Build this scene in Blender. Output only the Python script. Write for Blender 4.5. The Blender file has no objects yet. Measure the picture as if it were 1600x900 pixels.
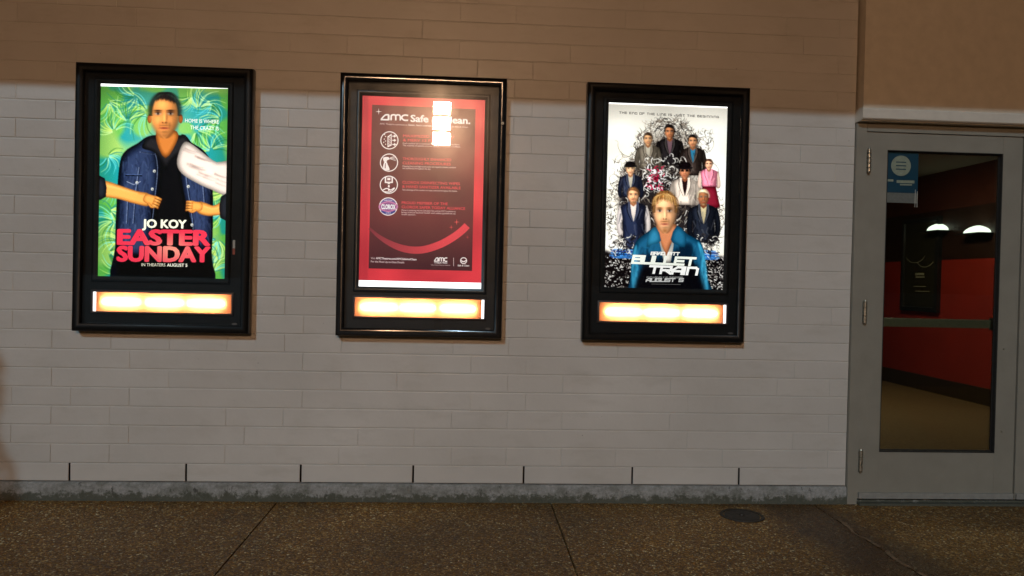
import bpy, math, random
import numpy as np
from mathutils import Vector, noise, geometry
R = math.radians
random.seed(7)
scene = bpy.context.scene
C = scene.collection

# ------------------------------------------------------------------ camera
YAW, PITCH, ROLL, FPX = 0.0594, -0.01124, 0.02268, 1155.0
cam_d = bpy.data.cameras.new('camera'); cam = bpy.data.objects.new('camera', cam_d); C.objects.link(cam)
fwd = Vector((math.sin(YAW)*math.cos(PITCH), math.cos(YAW)*math.cos(PITCH), math.sin(PITCH)))
rgt = Vector((math.cos(YAW), -math.sin(YAW), 0)); up = rgt.cross(fwd)
r2 = rgt*math.cos(ROLL) + up*math.sin(ROLL); u2 = -rgt*math.sin(ROLL) + up*math.cos(ROLL)
from mathutils import Matrix
m = Matrix((r2, u2, -fwd)).transposed().to_4x4(); m.translation = Vector((2.1076, -4.0763, 1.1341))
cam.matrix_world = m
cam_d.sensor_width = 36; cam_d.lens = 36*FPX/1600; cam_d.clip_start = .05; cam_d.clip_end = 500
scene.camera = cam

# ------------------------------------------------------------------ night sky, distant cool street light, exposure
LX, LY, LZ = 0.031, 0.070, -0.044            # travel direction of the far lamp's light
w = bpy.data.worlds.new('World'); scene.world = w; w.use_nodes = True
nt = w.node_tree; bg = nt.nodes['Background']
sky = nt.nodes.new('ShaderNodeTexSky'); sky.sky_type = 'NISHITA'; sky.sun_disc = False
sky.sun_elevation = R(30); sky.sun_rotation = math.atan2(-LX, -LY) % (2*math.pi)
nt.links.new(sky.outputs[0], bg.inputs[0]); bg.inputs[1].default_value = 0.0008
sd = bpy.data.lights.new('far_street_light', 'SUN'); sd.energy = 0.92; sd.angle = R(1.0); sd.color = (.58, .84, 1.0)
sun = bpy.data.objects.new('far_street_light', sd); C.objects.link(sun)
sun.location = (-4, -9, 8); sun.rotation_euler = Vector((LX, LY, LZ)).to_track_quat('-Z', 'Y').to_euler()
FIXTURE_L = 335.0
scene.view_settings.view_transform = 'Standard'; scene.view_settings.look = 'None'
scene.view_settings.exposure = 0; scene.view_settings.gamma = 1; scene.view_settings.use_curve_mapping = False
try:
    scene.cycles.use_denoising = True; scene.cycles.max_bounces = 10; scene.cycles.transparent_max_bounces = 16
    scene.cycles.caustics_reflective = False; scene.cycles.caustics_refractive = False
    scene.cycles.sample_clamp_indirect = 4
except Exception: pass

# ------------------------------------------------------------------ helpers
def lin(c):
    return tuple(((v/255)/12.92 if v/255 <= .04045 else ((v/255+.055)/1.055)**2.4) for v in c)
class MB:
    def __init__(s): s.v=[]; s.f=[]; s.m=[]; s.mi=0
    def box(s, x0,x1,y0,y1,z0,z1):
        b=len(s.v); s.v += [(x,y,z) for z in (z0,z1) for y in (y0,y1) for x in (x0,x1)]
        for q in ((0,2,3,1),(4,5,7,6),(0,1,5,4),(2,6,7,3),(0,4,6,2),(1,3,7,5)): s.f.append(tuple(b+i for i in q)); s.m.append(s.mi)
        return s
    def quad(s,a,b_,c,d):
        b=len(s.v); s.v += [a,b_,c,d]; s.f.append((b,b+1,b+2,b+3)); s.m.append(s.mi); return s
    def rings(s, rings, close=True, caps=False):
        b=len(s.v); n=len(rings[0])
        for r in rings: s.v += [tuple(p) for p in r]
        for i in range(len(rings)-1):
            for j in range(n if close else n-1):
                k=(j+1)%n; s.f.append((b+i*n+j, b+i*n+k, b+(i+1)*n+k, b+(i+1)*n+j)); s.m.append(s.mi)
        if caps:
            s.f.append(tuple(b+j for j in range(n))[::-1]); s.f.append(tuple(b+(len(rings)-1)*n+j for j in range(n))); s.m += [s.mi]*2
        return s
    def cyl(s, p, q, r0, r1=None, n=16):
        r1 = r0 if r1 is None else r1; p=Vector(p); q=Vector(q); d=(q-p).normalized()
        a=d.orthogonal().normalized(); c=d.cross(a)
        ring=lambda o,r:[o+a*math.cos(t)*r+c*math.sin(t)*r for t in [2*math.pi*i/n for i in range(n)]]
        return s.rings([ring(p,r0),ring(q,r1)], caps=True)
    def lathe(s, o, axis, prof, n=20):
        o=Vector(o); d=Vector(axis).normalized(); a=d.orthogonal().normalized(); c=d.cross(a)
        return s.rings([[o+d*h+(a*math.cos(2*math.pi*i/n)+c*math.sin(2*math.pi*i/n))*max(r,1e-5) for i in range(n)] for r,h in prof])
    def frame(s, x0,x1,z0,z1, prof):         # mitred sweep of (inset, y) round a rectangle
        rs=[[(x0+i,y,z0+i),(x1-i,y,z0+i),(x1-i,y,z1-i),(x0+i,y,z1-i)] for i,y in prof]
        return s.rings(rs)
    def build(s, name, mats, parent=None, smooth=None, normals=True):
        me=bpy.data.meshes.new(name); me.from_pydata(s.v,[],s.f)
        mats = mats if isinstance(mats,(list,tuple)) else [mats]
        for x in mats: me.materials.append(x)
        if len(mats)>1: me.polygons.foreach_set('material_index', s.m)
        if normals:
            import bmesh
            bm=bmesh.new(); bm.from_mesh(me); bmesh.ops.remove_doubles(bm, verts=bm.verts, dist=1e-6); bmesh.ops.recalc_face_normals(bm, faces=bm.faces); bm.to_mesh(me); bm.free()
        if smooth is not None:
            me.polygons.foreach_set('use_smooth',[True]*len(me.polygons)); me.set_sharp_from_angle(angle=R(smooth))
        me.update()
        o=bpy.data.objects.new(name, me); C.objects.link(o)
        if parent is not None: o.parent=parent; o.matrix_parent_inverse.identity()
        return o
def tag(o, label=None, cat=None, group=None, kind=None):
    if label: o['label']=label
    if cat: o['category']=cat
    if group: o['group']=group
    if kind: o['kind']=kind
    return o
def thing(name, label, cat, loc=(0,0,0), group=None):
    o=bpy.data.objects.new(name,None); o.empty_display_size=.1; C.objects.link(o); o.location=loc
    return tag(o,label,cat,group)

class NG:                                     # small node graph helper
    def __init__(s,name):
        s.mat=bpy.data.materials.new(name); s.mat.use_nodes=True; s.t=s.mat.node_tree
        s.b=s.t.nodes['Principled BSDF']; s.out=s.t.nodes['Material Output']
    def n(s,typ,**k):
        o=s.t.nodes.new(typ)
        for a,v in k.items():
            if a.startswith('i_'): 
                kk=a[2:]; kk=int(kk) if kk.isdigit() else kk.replace('_',' ')
                o.inputs[kk].default_value=v
            else: setattr(o,a,v)
        return o
    def l(s,a,b): s.t.links.new(a,b)
    def coord(s,scale=(1,1,1)):
        g=s.n('ShaderNodeNewGeometry'); mp=s.n('ShaderNodeMapping'); mp.inputs['Scale'].default_value=scale
        s.l(g.outputs['Position'],mp.inputs['Vector']); return mp.outputs[0]
    def noise(s,scale,detail=4,rough=.55,sc=(1,1,1)):
        n=s.n('ShaderNodeTexNoise'); n.inputs['Scale'].default_value=scale; n.inputs['Detail'].default_value=detail; n.inputs['Roughness'].default_value=rough
        s.l(s.coord(sc),n.inputs['Vector']); return n.outputs['Fac']
    def ramp(s,fac,stops):
        r=s.n('ShaderNodeValToRGB'); e=r.color_ramp.elements
        while len(e)<len(stops): e.new(.5)
        for x,(p,c) in zip(e,stops): x.position=p; x.color=(*c,1) if len(c)==3 else c
        s.l(fac,r.inputs[0]); return r.outputs[0]
    def mix(s,f,a,b,mode='MIX'):
        x=s.n('ShaderNodeMix',data_type='RGBA',blend_type=mode)
        for v,i in ((f,0),(a,6),(b,7)):
            if isinstance(v,(int,float)): x.inputs[i].default_value=v
            elif isinstance(v,tuple): x.inputs[i].default_value=(*v,1)
            else: s.l(v,x.inputs[i])
        return x.outputs[2]
    def math(s,op,a,b=0.0,c=None):
        x=s.n('ShaderNodeMath',operation=op)
        for i,v in enumerate([a,b]+([c] if c is not None else [])):
            if isinstance(v,(int,float)): x.inputs[i].default_value=v
            else: s.l(v,x.inputs[i])
        return x.outputs[0]
    def bump(s,h,strength,dist):
        b=s.n('ShaderNodeBump'); b.inputs['Strength'].default_value=strength; b.inputs['Distance'].default_value=dist
        s.l(h,b.inputs['Height']); s.l(b.outputs[0],s.b.inputs['Normal']); return b.outputs[0]
def G(v): return (v,v,v)
def simple(name,col,rough=.5,metal=0,nscale=60,var=.12,bump=.05,spec=.5,coat=0):
    g=NG(name); a=g.noise(nscale)
    c=g.ramp(a,[(.3,tuple(x*(1-var) for x in col)),(.7,tuple(min(1,x*(1+var)) for x in col))])
    g.l(c,g.b.inputs['Base Color']); g.b.inputs['Metallic'].default_value=metal
    rr=g.ramp(g.noise(nscale*.6),[(.3,G(rough*.85)),(.7,G(min(1,rough*1.15)))]); g.l(rr,g.b.inputs['Roughness'])
    g.b.inputs['Specular IOR Level'].default_value=spec
    if coat: g.b.inputs['Coat Weight'].default_value=coat; g.b.inputs['Coat Roughness'].default_value=.08
    if bump: g.bump(a,bump,.002)
    return g.mat
def emis(name,col,strength):
    g=NG(name); g.b.inputs['Base Color'].default_value=(*[x*.5 for x in col],1)
    g.b.inputs['Emission Color'].default_value=(*col,1); g.b.inputs['Emission Strength'].default_value=strength
    g.b.inputs['Roughness'].default_value=.4
    n=g.noise(20); s=g.ramp(n,[(0,G(.9*1)),(1,G(1))]); e=g.mix(1.0,s,tuple(col),'MULTIPLY'); g.l(e,g.b.inputs['Emission Color'])
    return g.mat
def glassmat(name,tint,fac_min=0.0):
    g=NG(name); g.t.nodes.remove(g.b)
    tr=g.n('ShaderNodeBsdfTransparent'); tr.inputs[0].default_value=(*tint,1)
    gl=g.n('ShaderNodeBsdfGlossy'); gl.inputs['Roughness'].default_value=.008
    fr=g.n('ShaderNodeFresnel'); fr.inputs[0].default_value=1.5
    g2=g.n('ShaderNodeBsdfGlossy'); g2.inputs['Roughness'].default_value=.17; mg=g.n('ShaderNodeMixShader'); g.l(g.ramp(g.noise(7,4,.6),[(.3,G(.10)),(.7,G(.30))]),mg.inputs[0]); g.l(gl.outputs[0],mg.inputs[1]); g.l(g2.outputs[0],mg.inputs[2])
    mx=g.n('ShaderNodeMixShader'); g.l(fr.outputs[0],mx.inputs[0]); g.l(tr.outputs[0],mx.inputs[1]); g.l(mg.outputs[0],mx.inputs[2]); g.l(mx.outputs[0],g.out.inputs[0])
    return g.mat

# ------------------------------------------------------------------ materials
def m_brick():
    g=NG('painted_brick')
    big=g.noise(1.1,5,.6); fine=g.noise(45,5,.6); st=g.noise(3,5,.65,(1.0,1,3))
    c=g.ramp(big,[(.3,(.50,.475,.44)),(.7,(.60,.575,.54))])
    c=g.mix(g.ramp(st,[(.52,G(0)),(.76,G(.42))]),c,(.40,.37,.32))
    vc=g.n('ShaderNodeVertexColor',layer_name='tone'); c=g.mix(1.0,c,vc.outputs[0],'MULTIPLY')
    sc=g.n('ShaderNodeTexVoronoi'); sc.inputs['Scale'].default_value=7; g.l(g.coord(),sc.inputs['Vector'])
    c=g.mix(g.ramp(sc.outputs['Distance'],[(.015,G(.55)),(.03,G(0))]),c,(.16,.14,.12))
    g.l(c,g.b.inputs['Base Color'])
    g.l(g.ramp(g.noise(12),[(.3,G(.36)),(.7,G(.50))]),g.b.inputs['Roughness']); g.b.inputs['Coat Weight'].default_value=.22; g.b.inputs['Coat Roughness'].default_value=.13
    h=g.math('ADD',g.math('MULTIPLY',g.noise(9,3,.5),1.2),g.math('MULTIPLY',fine,.35))
    g.bump(h,.55,.0035); return g.mat
def m_concrete(name='plinth_concrete',dark=1.0):
    g=NG(name); a=g.noise(9,8,.7,(1,1,1.6)); b=g.noise(60,6,.7); s=g.noise(16,6,.75,(1.5,1,.6))
    c=g.ramp(b,[(.3,(.20,.20,.19)),(.7,(.37,.37,.36))])
    c=g.mix(g.ramp(a,[(.46,G(0)),(.62,G(.55))]),c,(.075,.078,.055))
    c=g.mix(g.ramp(s,[(.60,G(0)),(.66,G(.8))]),c,(.035,.032,.026))
    ge=g.n('ShaderNodeNewGeometry'); sz=g.n('ShaderNodeSeparateXYZ'); g.l(ge.outputs['Position'],sz.inputs[0])
    hh=g.math('ADD',g.math('MULTIPLY',sz.outputs[2],9.0),g.math('MULTIPLY',g.noise(22,6,.75),1.6))
    c=g.mix(g.ramp(hh,[(.18,G(.9)),(.36,G(0))]),c,(.062,.066,.045))
    c=g.mix(g.ramp(g.noise(70,5,.8,(1.4,1,.7)),[(.62,G(0)),(.68,G(.85))]),c,(.03,.03,.024))
    g.l(c,g.b.inputs['Base Color']); g.b.inputs['Roughness'].default_value=.85; g.bump(g.math('ADD',b,a),.8,.006); return g.mat
def m_aggregate():
    g=NG('exposed_aggregate'); 
    wv=g.n('ShaderNodeVectorMath',operation='ADD'); g.l(g.coord(),wv.inputs[0])
    nz=g.n('ShaderNodeTexNoise'); nz.inputs['Scale'].default_value=40; g.l(g.coord(),nz.inputs['Vector'])
    sc=g.n('ShaderNodeVectorMath',operation='SCALE'); sc.inputs['Scale'].default_value=.012; g.l(nz.outputs['Color'],sc.inputs[0]); g.l(sc.outputs[0],wv.inputs[1])
    v=g.n('ShaderNodeTexVoronoi'); v.inputs['Scale'].default_value=120; g.l(wv.outputs[0],v.inputs['Vector'])
    v2=g.n('ShaderNodeTexVoronoi',feature='DISTANCE_TO_EDGE'); v2.inputs['Scale'].default_value=120; g.l(wv.outputs[0],v2.inputs['Vector'])
    sp=g.n('ShaderNodeSeparateColor'); g.l(v.outputs['Color'],sp.inputs[0])
    c=g.ramp(sp.outputs[0],[(0,(.12,.048,.005)),(.35,(.22,.098,.010)),(.6,(.33,.155,.018)),(.82,(.46,.235,.036)),(.94,(.70,.48,.18)),(1,(1,.90,.58))])
    e=g.ramp(v2.outputs['Distance'],[(.0,G(1)),(.13,G(0))])
    c=g.mix(e,c,(.05,.026,.010))
    big=g.noise(.9,6,.65); c=g.mix(1.0,c,g.ramp(big,[(.3,G(.45)),(.7,G(1.1))]),'MULTIPLY')
    blot=g.noise(4.5,5,.7); c=g.mix(g.ramp(blot,[(.60,G(0)),(.70,G(.5))]),c,(.035,.018,.008))
    ge=g.n('ShaderNodeNewGeometry'); sx=g.n('ShaderNodeSeparateXYZ'); g.l(ge.outputs['Position'],sx.inputs[0])
    dx=g.math('DIVIDE',g.math('ADD',g.math('SUBTRACT',sx.outputs[0],3.93),g.math('MULTIPLY',sx.outputs[1],.12)),.26)
    wet=g.math('EXPONENT',g.math('MULTIPLY',g.math('MULTIPLY',dx,dx),-1.0))
    wt=g.ramp(g.math('ADD',g.math('MULTIPLY',wet,.55),g.math('MULTIPLY',g.noise(3.2,5,.65),.75)),[(.52,G(0)),(.80,G(1))])
    c=g.mix(g.math('MULTIPLY',wt,.72),c,(.040,.015,.004))
    gu=g.n('ShaderNodeTexVoronoi'); gu.inputs['Scale'].default_value=2.6; g.l(wv.outputs[0],gu.inputs['Vector']); c=g.mix(g.ramp(gu.outputs['Distance'],[(.035,G(.75)),(.05,G(0))]),c,(.022,.012,.006))
    g.l(c,g.b.inputs['Base Color'])
    rr=g.ramp(sp.outputs[1],[(0,G(.25)),(1,G(.7))]); g.l(g.mix(g.math('MULTIPLY',wt,.6),rr,(.2,.2,.2)),g.b.inputs['Roughness'])
    g.bump(g.ramp(v2.outputs['Distance'],[(0,G(0)),(.3,G(1))]),.6,.003); return g.mat
M=dict(
 brick=m_brick(), conc=m_concrete(), agg=m_aggregate(),
 dark=simple('dark_cavity',(.012,.011,.010),.9,bump=0),
 stucco=simple('tan_stucco',(.60,.54,.45),.75,nscale=14,var=.06,bump=.5),
 trim=simple('trim_paint',(.60,.56,.49),.55,nscale=20,var=.05,bump=.15),
 doorp=simple('grey_door_paint',(.25,.236,.198),.42,nscale=7,var=.07,bump=.08),
 doorl=simple('kick_strip_metal',(.34,.34,.32),.4,metal=.3,nscale=30),
 alum=simple('brushed_aluminium',(.50,.48,.38),.45,metal=.2,nscale=80),
 steel=simple('hinge_steel',(.42,.38,.30),.38,metal=.85,nscale=150,var=.4),
 gasket=simple('black_gasket',(.01,.01,.01),.6,bump=0),
 blackmetal=simple('gloss_black_metal',(.010,.010,.011),.17,nscale=40,bump=.01,spec=.6,coat=.4),
 satin=simple('satin_black_metal',(.020,.021,.023),.32,nscale=50,bump=.02),
 dull=simple('dull_black_metal',(.006,.006,.006),.42,nscale=40,bump=.02,spec=.2), mat2=simple('deep_black_mat',(.006,.006,.006),.6,nscale=30,bump=.02,spec=.25),  # blacks dulled and darkened to paint out highlights on the outer cases
 mat=simple('black_mat_board',(.010,.011,.013),.45,nscale=30,bump=.03),
 msgf=simple('dark_message_frame',(.07,.055,.055),.35,nscale=30,bump=.02),
 chamber=simple('grey_chamber',(.04,.035,.03),.7,bump=0),
 glass=glassmat('case_glass',(.93,.94,.94)), dglass=glassmat('door_glass',(.62,.64,.58)),
 badge=simple('grey_badge',(.10,.10,.10),.4,metal=.4),
 iron=simple('cast_iron_cover',(.028,.022,.016),.55,metal=.2,nscale=90,bump=.4),
 joint=simple('dark_joint',(.02,.012,.007),.85,bump=0), caulk=simple('worn_caulk',(.20,.13,.075),.8,nscale=60,var=.4,bump=.5),
 asph=simple('asphalt',(.035,.035,.036),.85,nscale=120,var=.4,bump=.4),
 red=simple('red_wall_paint',(.36,.026,.014),.55,nscale=4,var=.08,bump=.05),
 maroon=simple('maroon_wall_top',(.085,.020,.010),.55,nscale=4,var=.1,bump=.05),
 darkband=simple('dark_wall_band',(.034,.014,.008),.5,nscale=4,var=.2,bump=.05),
 base=simple('dark_skirting',(.035,.022,.012),.5,bump=.05),
 lfloor=simple('lobby_carpet',(.16,.105,.045),.85,nscale=90,var=.5,bump=.3),
 ceil=simple('lobby_ceiling_tile',(.30,.24,.17),.9,nscale=60),
 lw=simple('lobby_plain_wall',(.12,.06,.04),.8),
 ceilw=simple('canopy_soffit_paint',(.10,.09,.08),.7),
)
# acrylic that lets the three lamps behind it through
g=NG('orange_acrylic'); g.t.nodes.remove(g.b)
tl=g.n('ShaderNodeBsdfTranslucent'); n_=g.noise(18); cc=g.ramp(n_,[(.3,(1,.31,.105)),(.7,(1,.345,.12))]); g.l(cc,tl.inputs[0])
df=g.n('ShaderNodeBsdfDiffuse'); g.l(cc,df.inputs[0]); mx=g.n('ShaderNodeMixShader'); mx.inputs[0].default_value=.12
g.l(tl.outputs[0],mx.inputs[1]); g.l(df.outputs[0],mx.inputs[2]); g.l(mx.outputs[0],g.out.inputs[0]); M['acrylic']=g.mat
M['lamp']=emis('message_lamp',(1,.90,.85),120.0)
M['white_e']=emis('bare_diffuser',(1,.97,.98),2.6)
M['tube_e']=emis('fixture_lens',(1,.585,.325),FIXTURE_L)
M['sconce_e']=emis('sconce_glow',(.85,1,.92),4.0)
M['lob_fill_e']=emis('lobby_fill_panel',(1,.82,.6),38.0)

# ------------------------------------------------------------------ ground
GZ=-.095
p=MB()
xs=[-9.4+1.494*k for k in range(12)]+[]
xs=[1.105+1.485*k for k in range(-6,7)]
for i in range(len(xs)-1):
    p.box(xs[i]+.004,xs[i+1]-.004,-2.2,-.0,GZ-.08,GZ)
    p.box(xs[i]+.004,xs[i+1]-.004,-4.9,-2.208,GZ-.08,GZ)
pav=p.build('pavement',M['agg']); tag(pav,kind='structure')
j=MB().box(-8,10.2,-4.95,0,GZ-.1,GZ-.012).build('pavement_joint_bed',M['joint']); tag(j,kind='structure')
gq=MB().quad((-150,-4.9,GZ-.12),(150,-4.9,GZ-.12),(150,-220,GZ-.12),(-150,-220,GZ-.12)).build('parking_lot',M['asph'],normals=False); tag(gq,kind='structure')
gq=MB().quad((-150,60,GZ-.14),(150,60,GZ-.14),(150,-4.9,GZ-.14),(-150,-4.9,GZ-.14)).build('ground',M['asph'],normals=False); tag(gq,kind='structure')
# worn pale caulk in the joint by the door
cb=MB(); cx=xs[8] if len(xs)>8 else 4.08
cx=min(xs,key=lambda v:abs(v-4.07)); random.seed(3)
pts=[(cx+.010*math.sin(k*.9)+random.uniform(-.006,.006),-.25-.05*k) for k in range(36)]
for a,b in zip(pts,pts[1:]):
    wd=random.uniform(.003,.011)
    if random.random()<.18: continue
    cb.quad((a[0]-wd,a[1],GZ+.003),(a[0]+wd,a[1],GZ+.003),(b[0]+wd,b[1],GZ+.003),(b[0]-wd,b[1],GZ+.003))
tag(cb.build('joint_sealant',M['caulk'],normals=False),kind='structure')

# drain cover
dc=thing('drain_cover','round dark iron cover set in the pavement near the door','drain cover',(3.59,-.235,GZ))
dm=MB(); dm.lathe((0,0,0),(0,0,1),[(0,.004),(.088,.004),(.092,.0025),(.092,-.02)],40); dm.build('lid',M['iron'],dc,smooth=35)
dm=MB(); dm.lathe((0,0,0),(0,0,1),[(.098,-.02),(.098,.004),(.112,.005),(.115,.001)],40); dm.build('rim',M['iron'],dc,smooth=35)
dm=MB(); dm.cyl((0,0,.004),(0,0,.010),.014,.012,12); dm.build('bolt',M['iron'],dc)

# ------------------------------------------------------------------ brick wall
wallT=thing('brick_wall','white painted brick wall behind the three poster cases, on a stained concrete footing','wall',(0,0,0))
WX0,WX1,ROW,BL=-3.05,4.276,.1016,.3048
random.seed(11)
bm_=MB(); tones=[]
def brick(x0,x1,z0,z1,tone):
    d=random.uniform(-.0010,.0004); n0=len(bm_.f)
    tl_=random.uniform(-.0005,.0005); vx=random.choice([.25,.5,1.0])
    rings=[]
    for ins,y in ((0,.0036),(.0009,.0017),(.0025,.0005),(.0055,0)):
        ix=ins*vx; rings.append([(x0+ix,y+d-tl_,z0+ins),(x1-ix,y+d-tl_,z0+ins),(x1-ix,y+d+tl_,z1-ins),(x0+ix,y+d+tl_,z1-ins)])
    bm_.rings(rings); b=len(bm_.v)-4; bm_.f.append((b,b+1,b+2,b+3)); bm_.m.append(0)
    tones.extend([tone]*(len(bm_.f)-n0))
weeps=[]
for r in range(0,31):
    off=0 if r%2==0 else -.1
    gz=random.choice([.0012,.0016,.0022,.0030]); z0=r*ROW+ (0.004 if r==0 else gz*.5); z1=(r+1)*ROW-gz*.5
    k0=int(math.floor((WX0-off)/BL)); x=off+k0*BL
    joints=[]
    while x<WX1:
        joints.append(x); x+=BL
    while len(joints)>1 and WX1-joints[-1]<.06: joints.pop()
    joints.append(x)
    runs=[]; s0=joints[0]
    for q in range(1,len(joints)):
        last=q==len(joints)-1
        idx=round((joints[q]-off)/BL)
        if r==0: cut=(idx%2==0)
        else: cut=(random.random()<(.8 if r in (16,17,18,19,20,9,10) else .55)) or (joints[q]-s0>1.5)
        if cut or last: runs.append((s0,joints[q])); s0=joints[q]
    for a,b in runs:
        gx=.0010 if r else .0095
        aa=max(a,WX0)+gx*.5; bb=WX1 if b>=WX1 else b-gx*.5
        if r and random.random()<.25: gx=.0035
        if bb-aa>.02:
            t=random.uniform(.965,1.012); brick(aa,bb,z0,z1,t)
        if r==0 and a>WX0+.1: weeps.append(a)
bo=bm_.build('brick_face',M['brick'],wallT,normals=False)
ca=bo.data.color_attributes.new('tone','FLOAT_COLOR','CORNER')
arr=np.ones((len(bo.data.loops),4),dtype=np.float32); li=0
for pgn,t in zip(bo.data.polygons,tones):
    arr[pgn.loop_start:pgn.loop_start+pgn.loop_total,:3]=t
ca.data.foreach_set('color',arr.ravel())
mo=MB(); mo.box(WX0,WX1,.0026,.2,ROW-.001,3.16)
mob=mo.build('mortar_bed',M['brick'],wallT)
ca=mob.data.color_attributes.new('tone','FLOAT_COLOR','CORNER'); ca.data.foreach_set('color',np.full(len(mob.data.loops)*4,.93,dtype=np.float32))
MB().box(WX0,WX1,.03,.2,-.02,ROW-.001).build('weep_cavity',M['dark'],wallT)
# concrete footing, slightly uneven
pm=MB(); random.seed(5); N=150; front=[];top=[]
for i in range(N+1):
    x=WX0+(WX1-WX0)*i/N; e=.004*noise.noise(Vector((x*3,1,0)))+.0025*noise.noise(Vector((x*14,2,0)))
    pm.v += [(x,-.030+e,GZ-.02),(x,-.026+e,GZ+.015),(x,-.019+e,-.045),(x,-.016+e,-.008+e),(x,-.009,-.001+e*.4),(x,.05,.0)]
for i in range(N):
    for q in range(5): a=i*6+q; pm.f.append((a,a+6,a+7,a+1)); pm.m.append(0)
pm.build('footing',M['conc'],wallT,smooth=50)

# wall right of the doors, header above them, canopy
hd=thing('door_header','tan stucco header projecting over the glass doors','wall',(4.285,0,2.066))
MB().box(0,3.9,-.066,.18,.064,1.03).build('stucco_panel',M['stucco'],hd)
t=MB(); t.rings([[(x,y,z) for x,y,z in pr] for pr in
  [[(-.012,-.062,.072),(-.012,-.082,.066),(-.012,-.086,.060),(-.012,-.086,.012),(-.012,-.080,.006),(-.012,-.068,.004),(-.012,-.066,0),(-.012,.10,0),(-.012,.10,.072)],
   [(3.9,-.062,.072),(3.9,-.082,.066),(3.9,-.086,.060),(3.9,-.086,.012),(3.9,-.080,.006),(3.9,-.068,.004),(3.9,-.066,0),(3.9,.10,0),(3.9,.10,.072)]]],caps=True)
t.build('drip_trim',M['trim'],hd)
rw=MB().box(6.262,8.2,.0,.2,GZ,2.066).build('side_wall',M['stucco']); tag(rw,'tan plain wall to the right of the double doors','wall')
cp=MB().box(-3.2,8.2,-1.58,-.0,3.098,3.42).build('entrance_canopy',M['ceilw']); tag(cp,'flat overhead entrance canopy above the brick wall','canopy')

# ------------------------------------------------------------------ doors
df_=thing('door_frame','grey painted metal door frame set beside the brick wall','door frame',(4.276,0,GZ))
MB().box(.002,.058,-.022,.10,0,2.159).build('jamb',M['doorp'],df_)
MB().box(1.928,1.985,-.022,.10,0,2.159).build('jamb',M['doorp'],df_)
MB().box(.060,1.926,-.022,.10,2.112,2.159).build('head',M['doorp'],df_)
MB().box(.062,1.924,-.05,.12,0,.012).box(.062,1.924,-.018,.10,.0125,.024).build('threshold',M['conc'],df_)
def make_door(x0, mirror, label, sticker):
    W=.922; t=thing('glass_door',label,'door',(x0,0,GZ),'pair of grey framed glass doors')
    X=(lambda v: W-v) if mirror else (lambda v:v)
    def bx(mb,a,b,*r): a,b=sorted((X(a),X(b))); return mb.box(a,b,*r)
    Z0,Z1=.030,2.109; gx0,gx1,gz0,gz1=.123,.806,.297,2.012
    s=MB(); bx(s,0,gx0,-.014,.031,Z0,Z1); s.build('stile',M['doorp'],t)
    s=MB(); bx(s,gx1,W,-.014,.031,Z0,Z1); s.build('stile',M['doorp'],t)
    s=MB(); bx(s,gx0+.0005,gx1-.0005,-.0135,.0305,gz1,Z1-.0005); s.build('top_rail',M['doorp'],t)
    s=MB(); bx(s,gx0+.0005,gx1-.0005,-.0135,.0305,Z0+.0005,gz0); s.build('bottom_rail',M['doorp'],t)
    s=MB(); a,b=sorted((X(gx0),X(gx1))); s.frame(a,b,gz0,gz1,[(0,-.012),(.0,-.0155),(.004,-.0155),(.006,-.010),(.006,.006),(.012,.006),(.012,.012)]); s.build('glazing_bead',M['gasket'],t)
    s=MB(); bx(s,gx0+.003,gx1-.003,.008,.014,gz0+.003,gz1-.003); s.build('glass_pane',M['dglass'],t)
    s=MB(); bx(s,.004,W-.004,-.028,-.0145,Z0+.004,Z0+.036); s.build('kick_strip',M['doorl'],t)
    # push bar on the far side
    s=MB(); a,b=sorted((X(.10),X(.83))); z=1.032
    s.rings([[(xx,yy,zz) for yy,zz in ((.060,z-.024),(.058,z+.018),(.064,z+.025),(.085,z+.025),(.092,z+.018),(.092,z-.018),(.085,z-.024))] for xx in (a,b)],caps=True)
    pb=s.build('push_bar',M['alum'],t)
    for q in (.06,.86):
        s=MB(); bx(s,q-.03,q+.03,.0315,.094,z-.035,z+.035); s.build('bracket',M['alum'],pb)
    for z0,z1,kn in ((1.878,2.012,5),(1.027,1.154,3),(.187,.308,3)):
        s=MB(); x=X(.010); prof=[]; n=kn
        for i in range(n):
            za=z0+(z1-z0)*i/n; zb=z0+(z1-z0)*(i+1)/n
            prof+=[(.0075,za+.001),(.0115,za+.005),(.0115,zb-.005),(.0075,zb-.001)]
        prof=[(0,z0-.006),(.005,z0-.005),(.007,z0-.001)]+prof+[(.007,z1+.001),(.005,z1+.006),(0,z1+.007)]
        s.lathe((x,-.026,0),(0,0,1),prof,14); s.build('hinge',M['steel'],t,smooth=30)
    for z in (.895,.42):
        s=MB(); x=X(.845); s.cyl((x,-.014,z),(x,-.0175,z),.0055,.004,10); s.build('bolt',M['steel'],t)
    return t
d1=make_door(4.3385,False,'grey framed glass door with a blue notice taped inside its glass',True)
d2=make_door(5.2725,True,'grey framed glass door at the right edge, only its stile showing',False)

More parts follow.
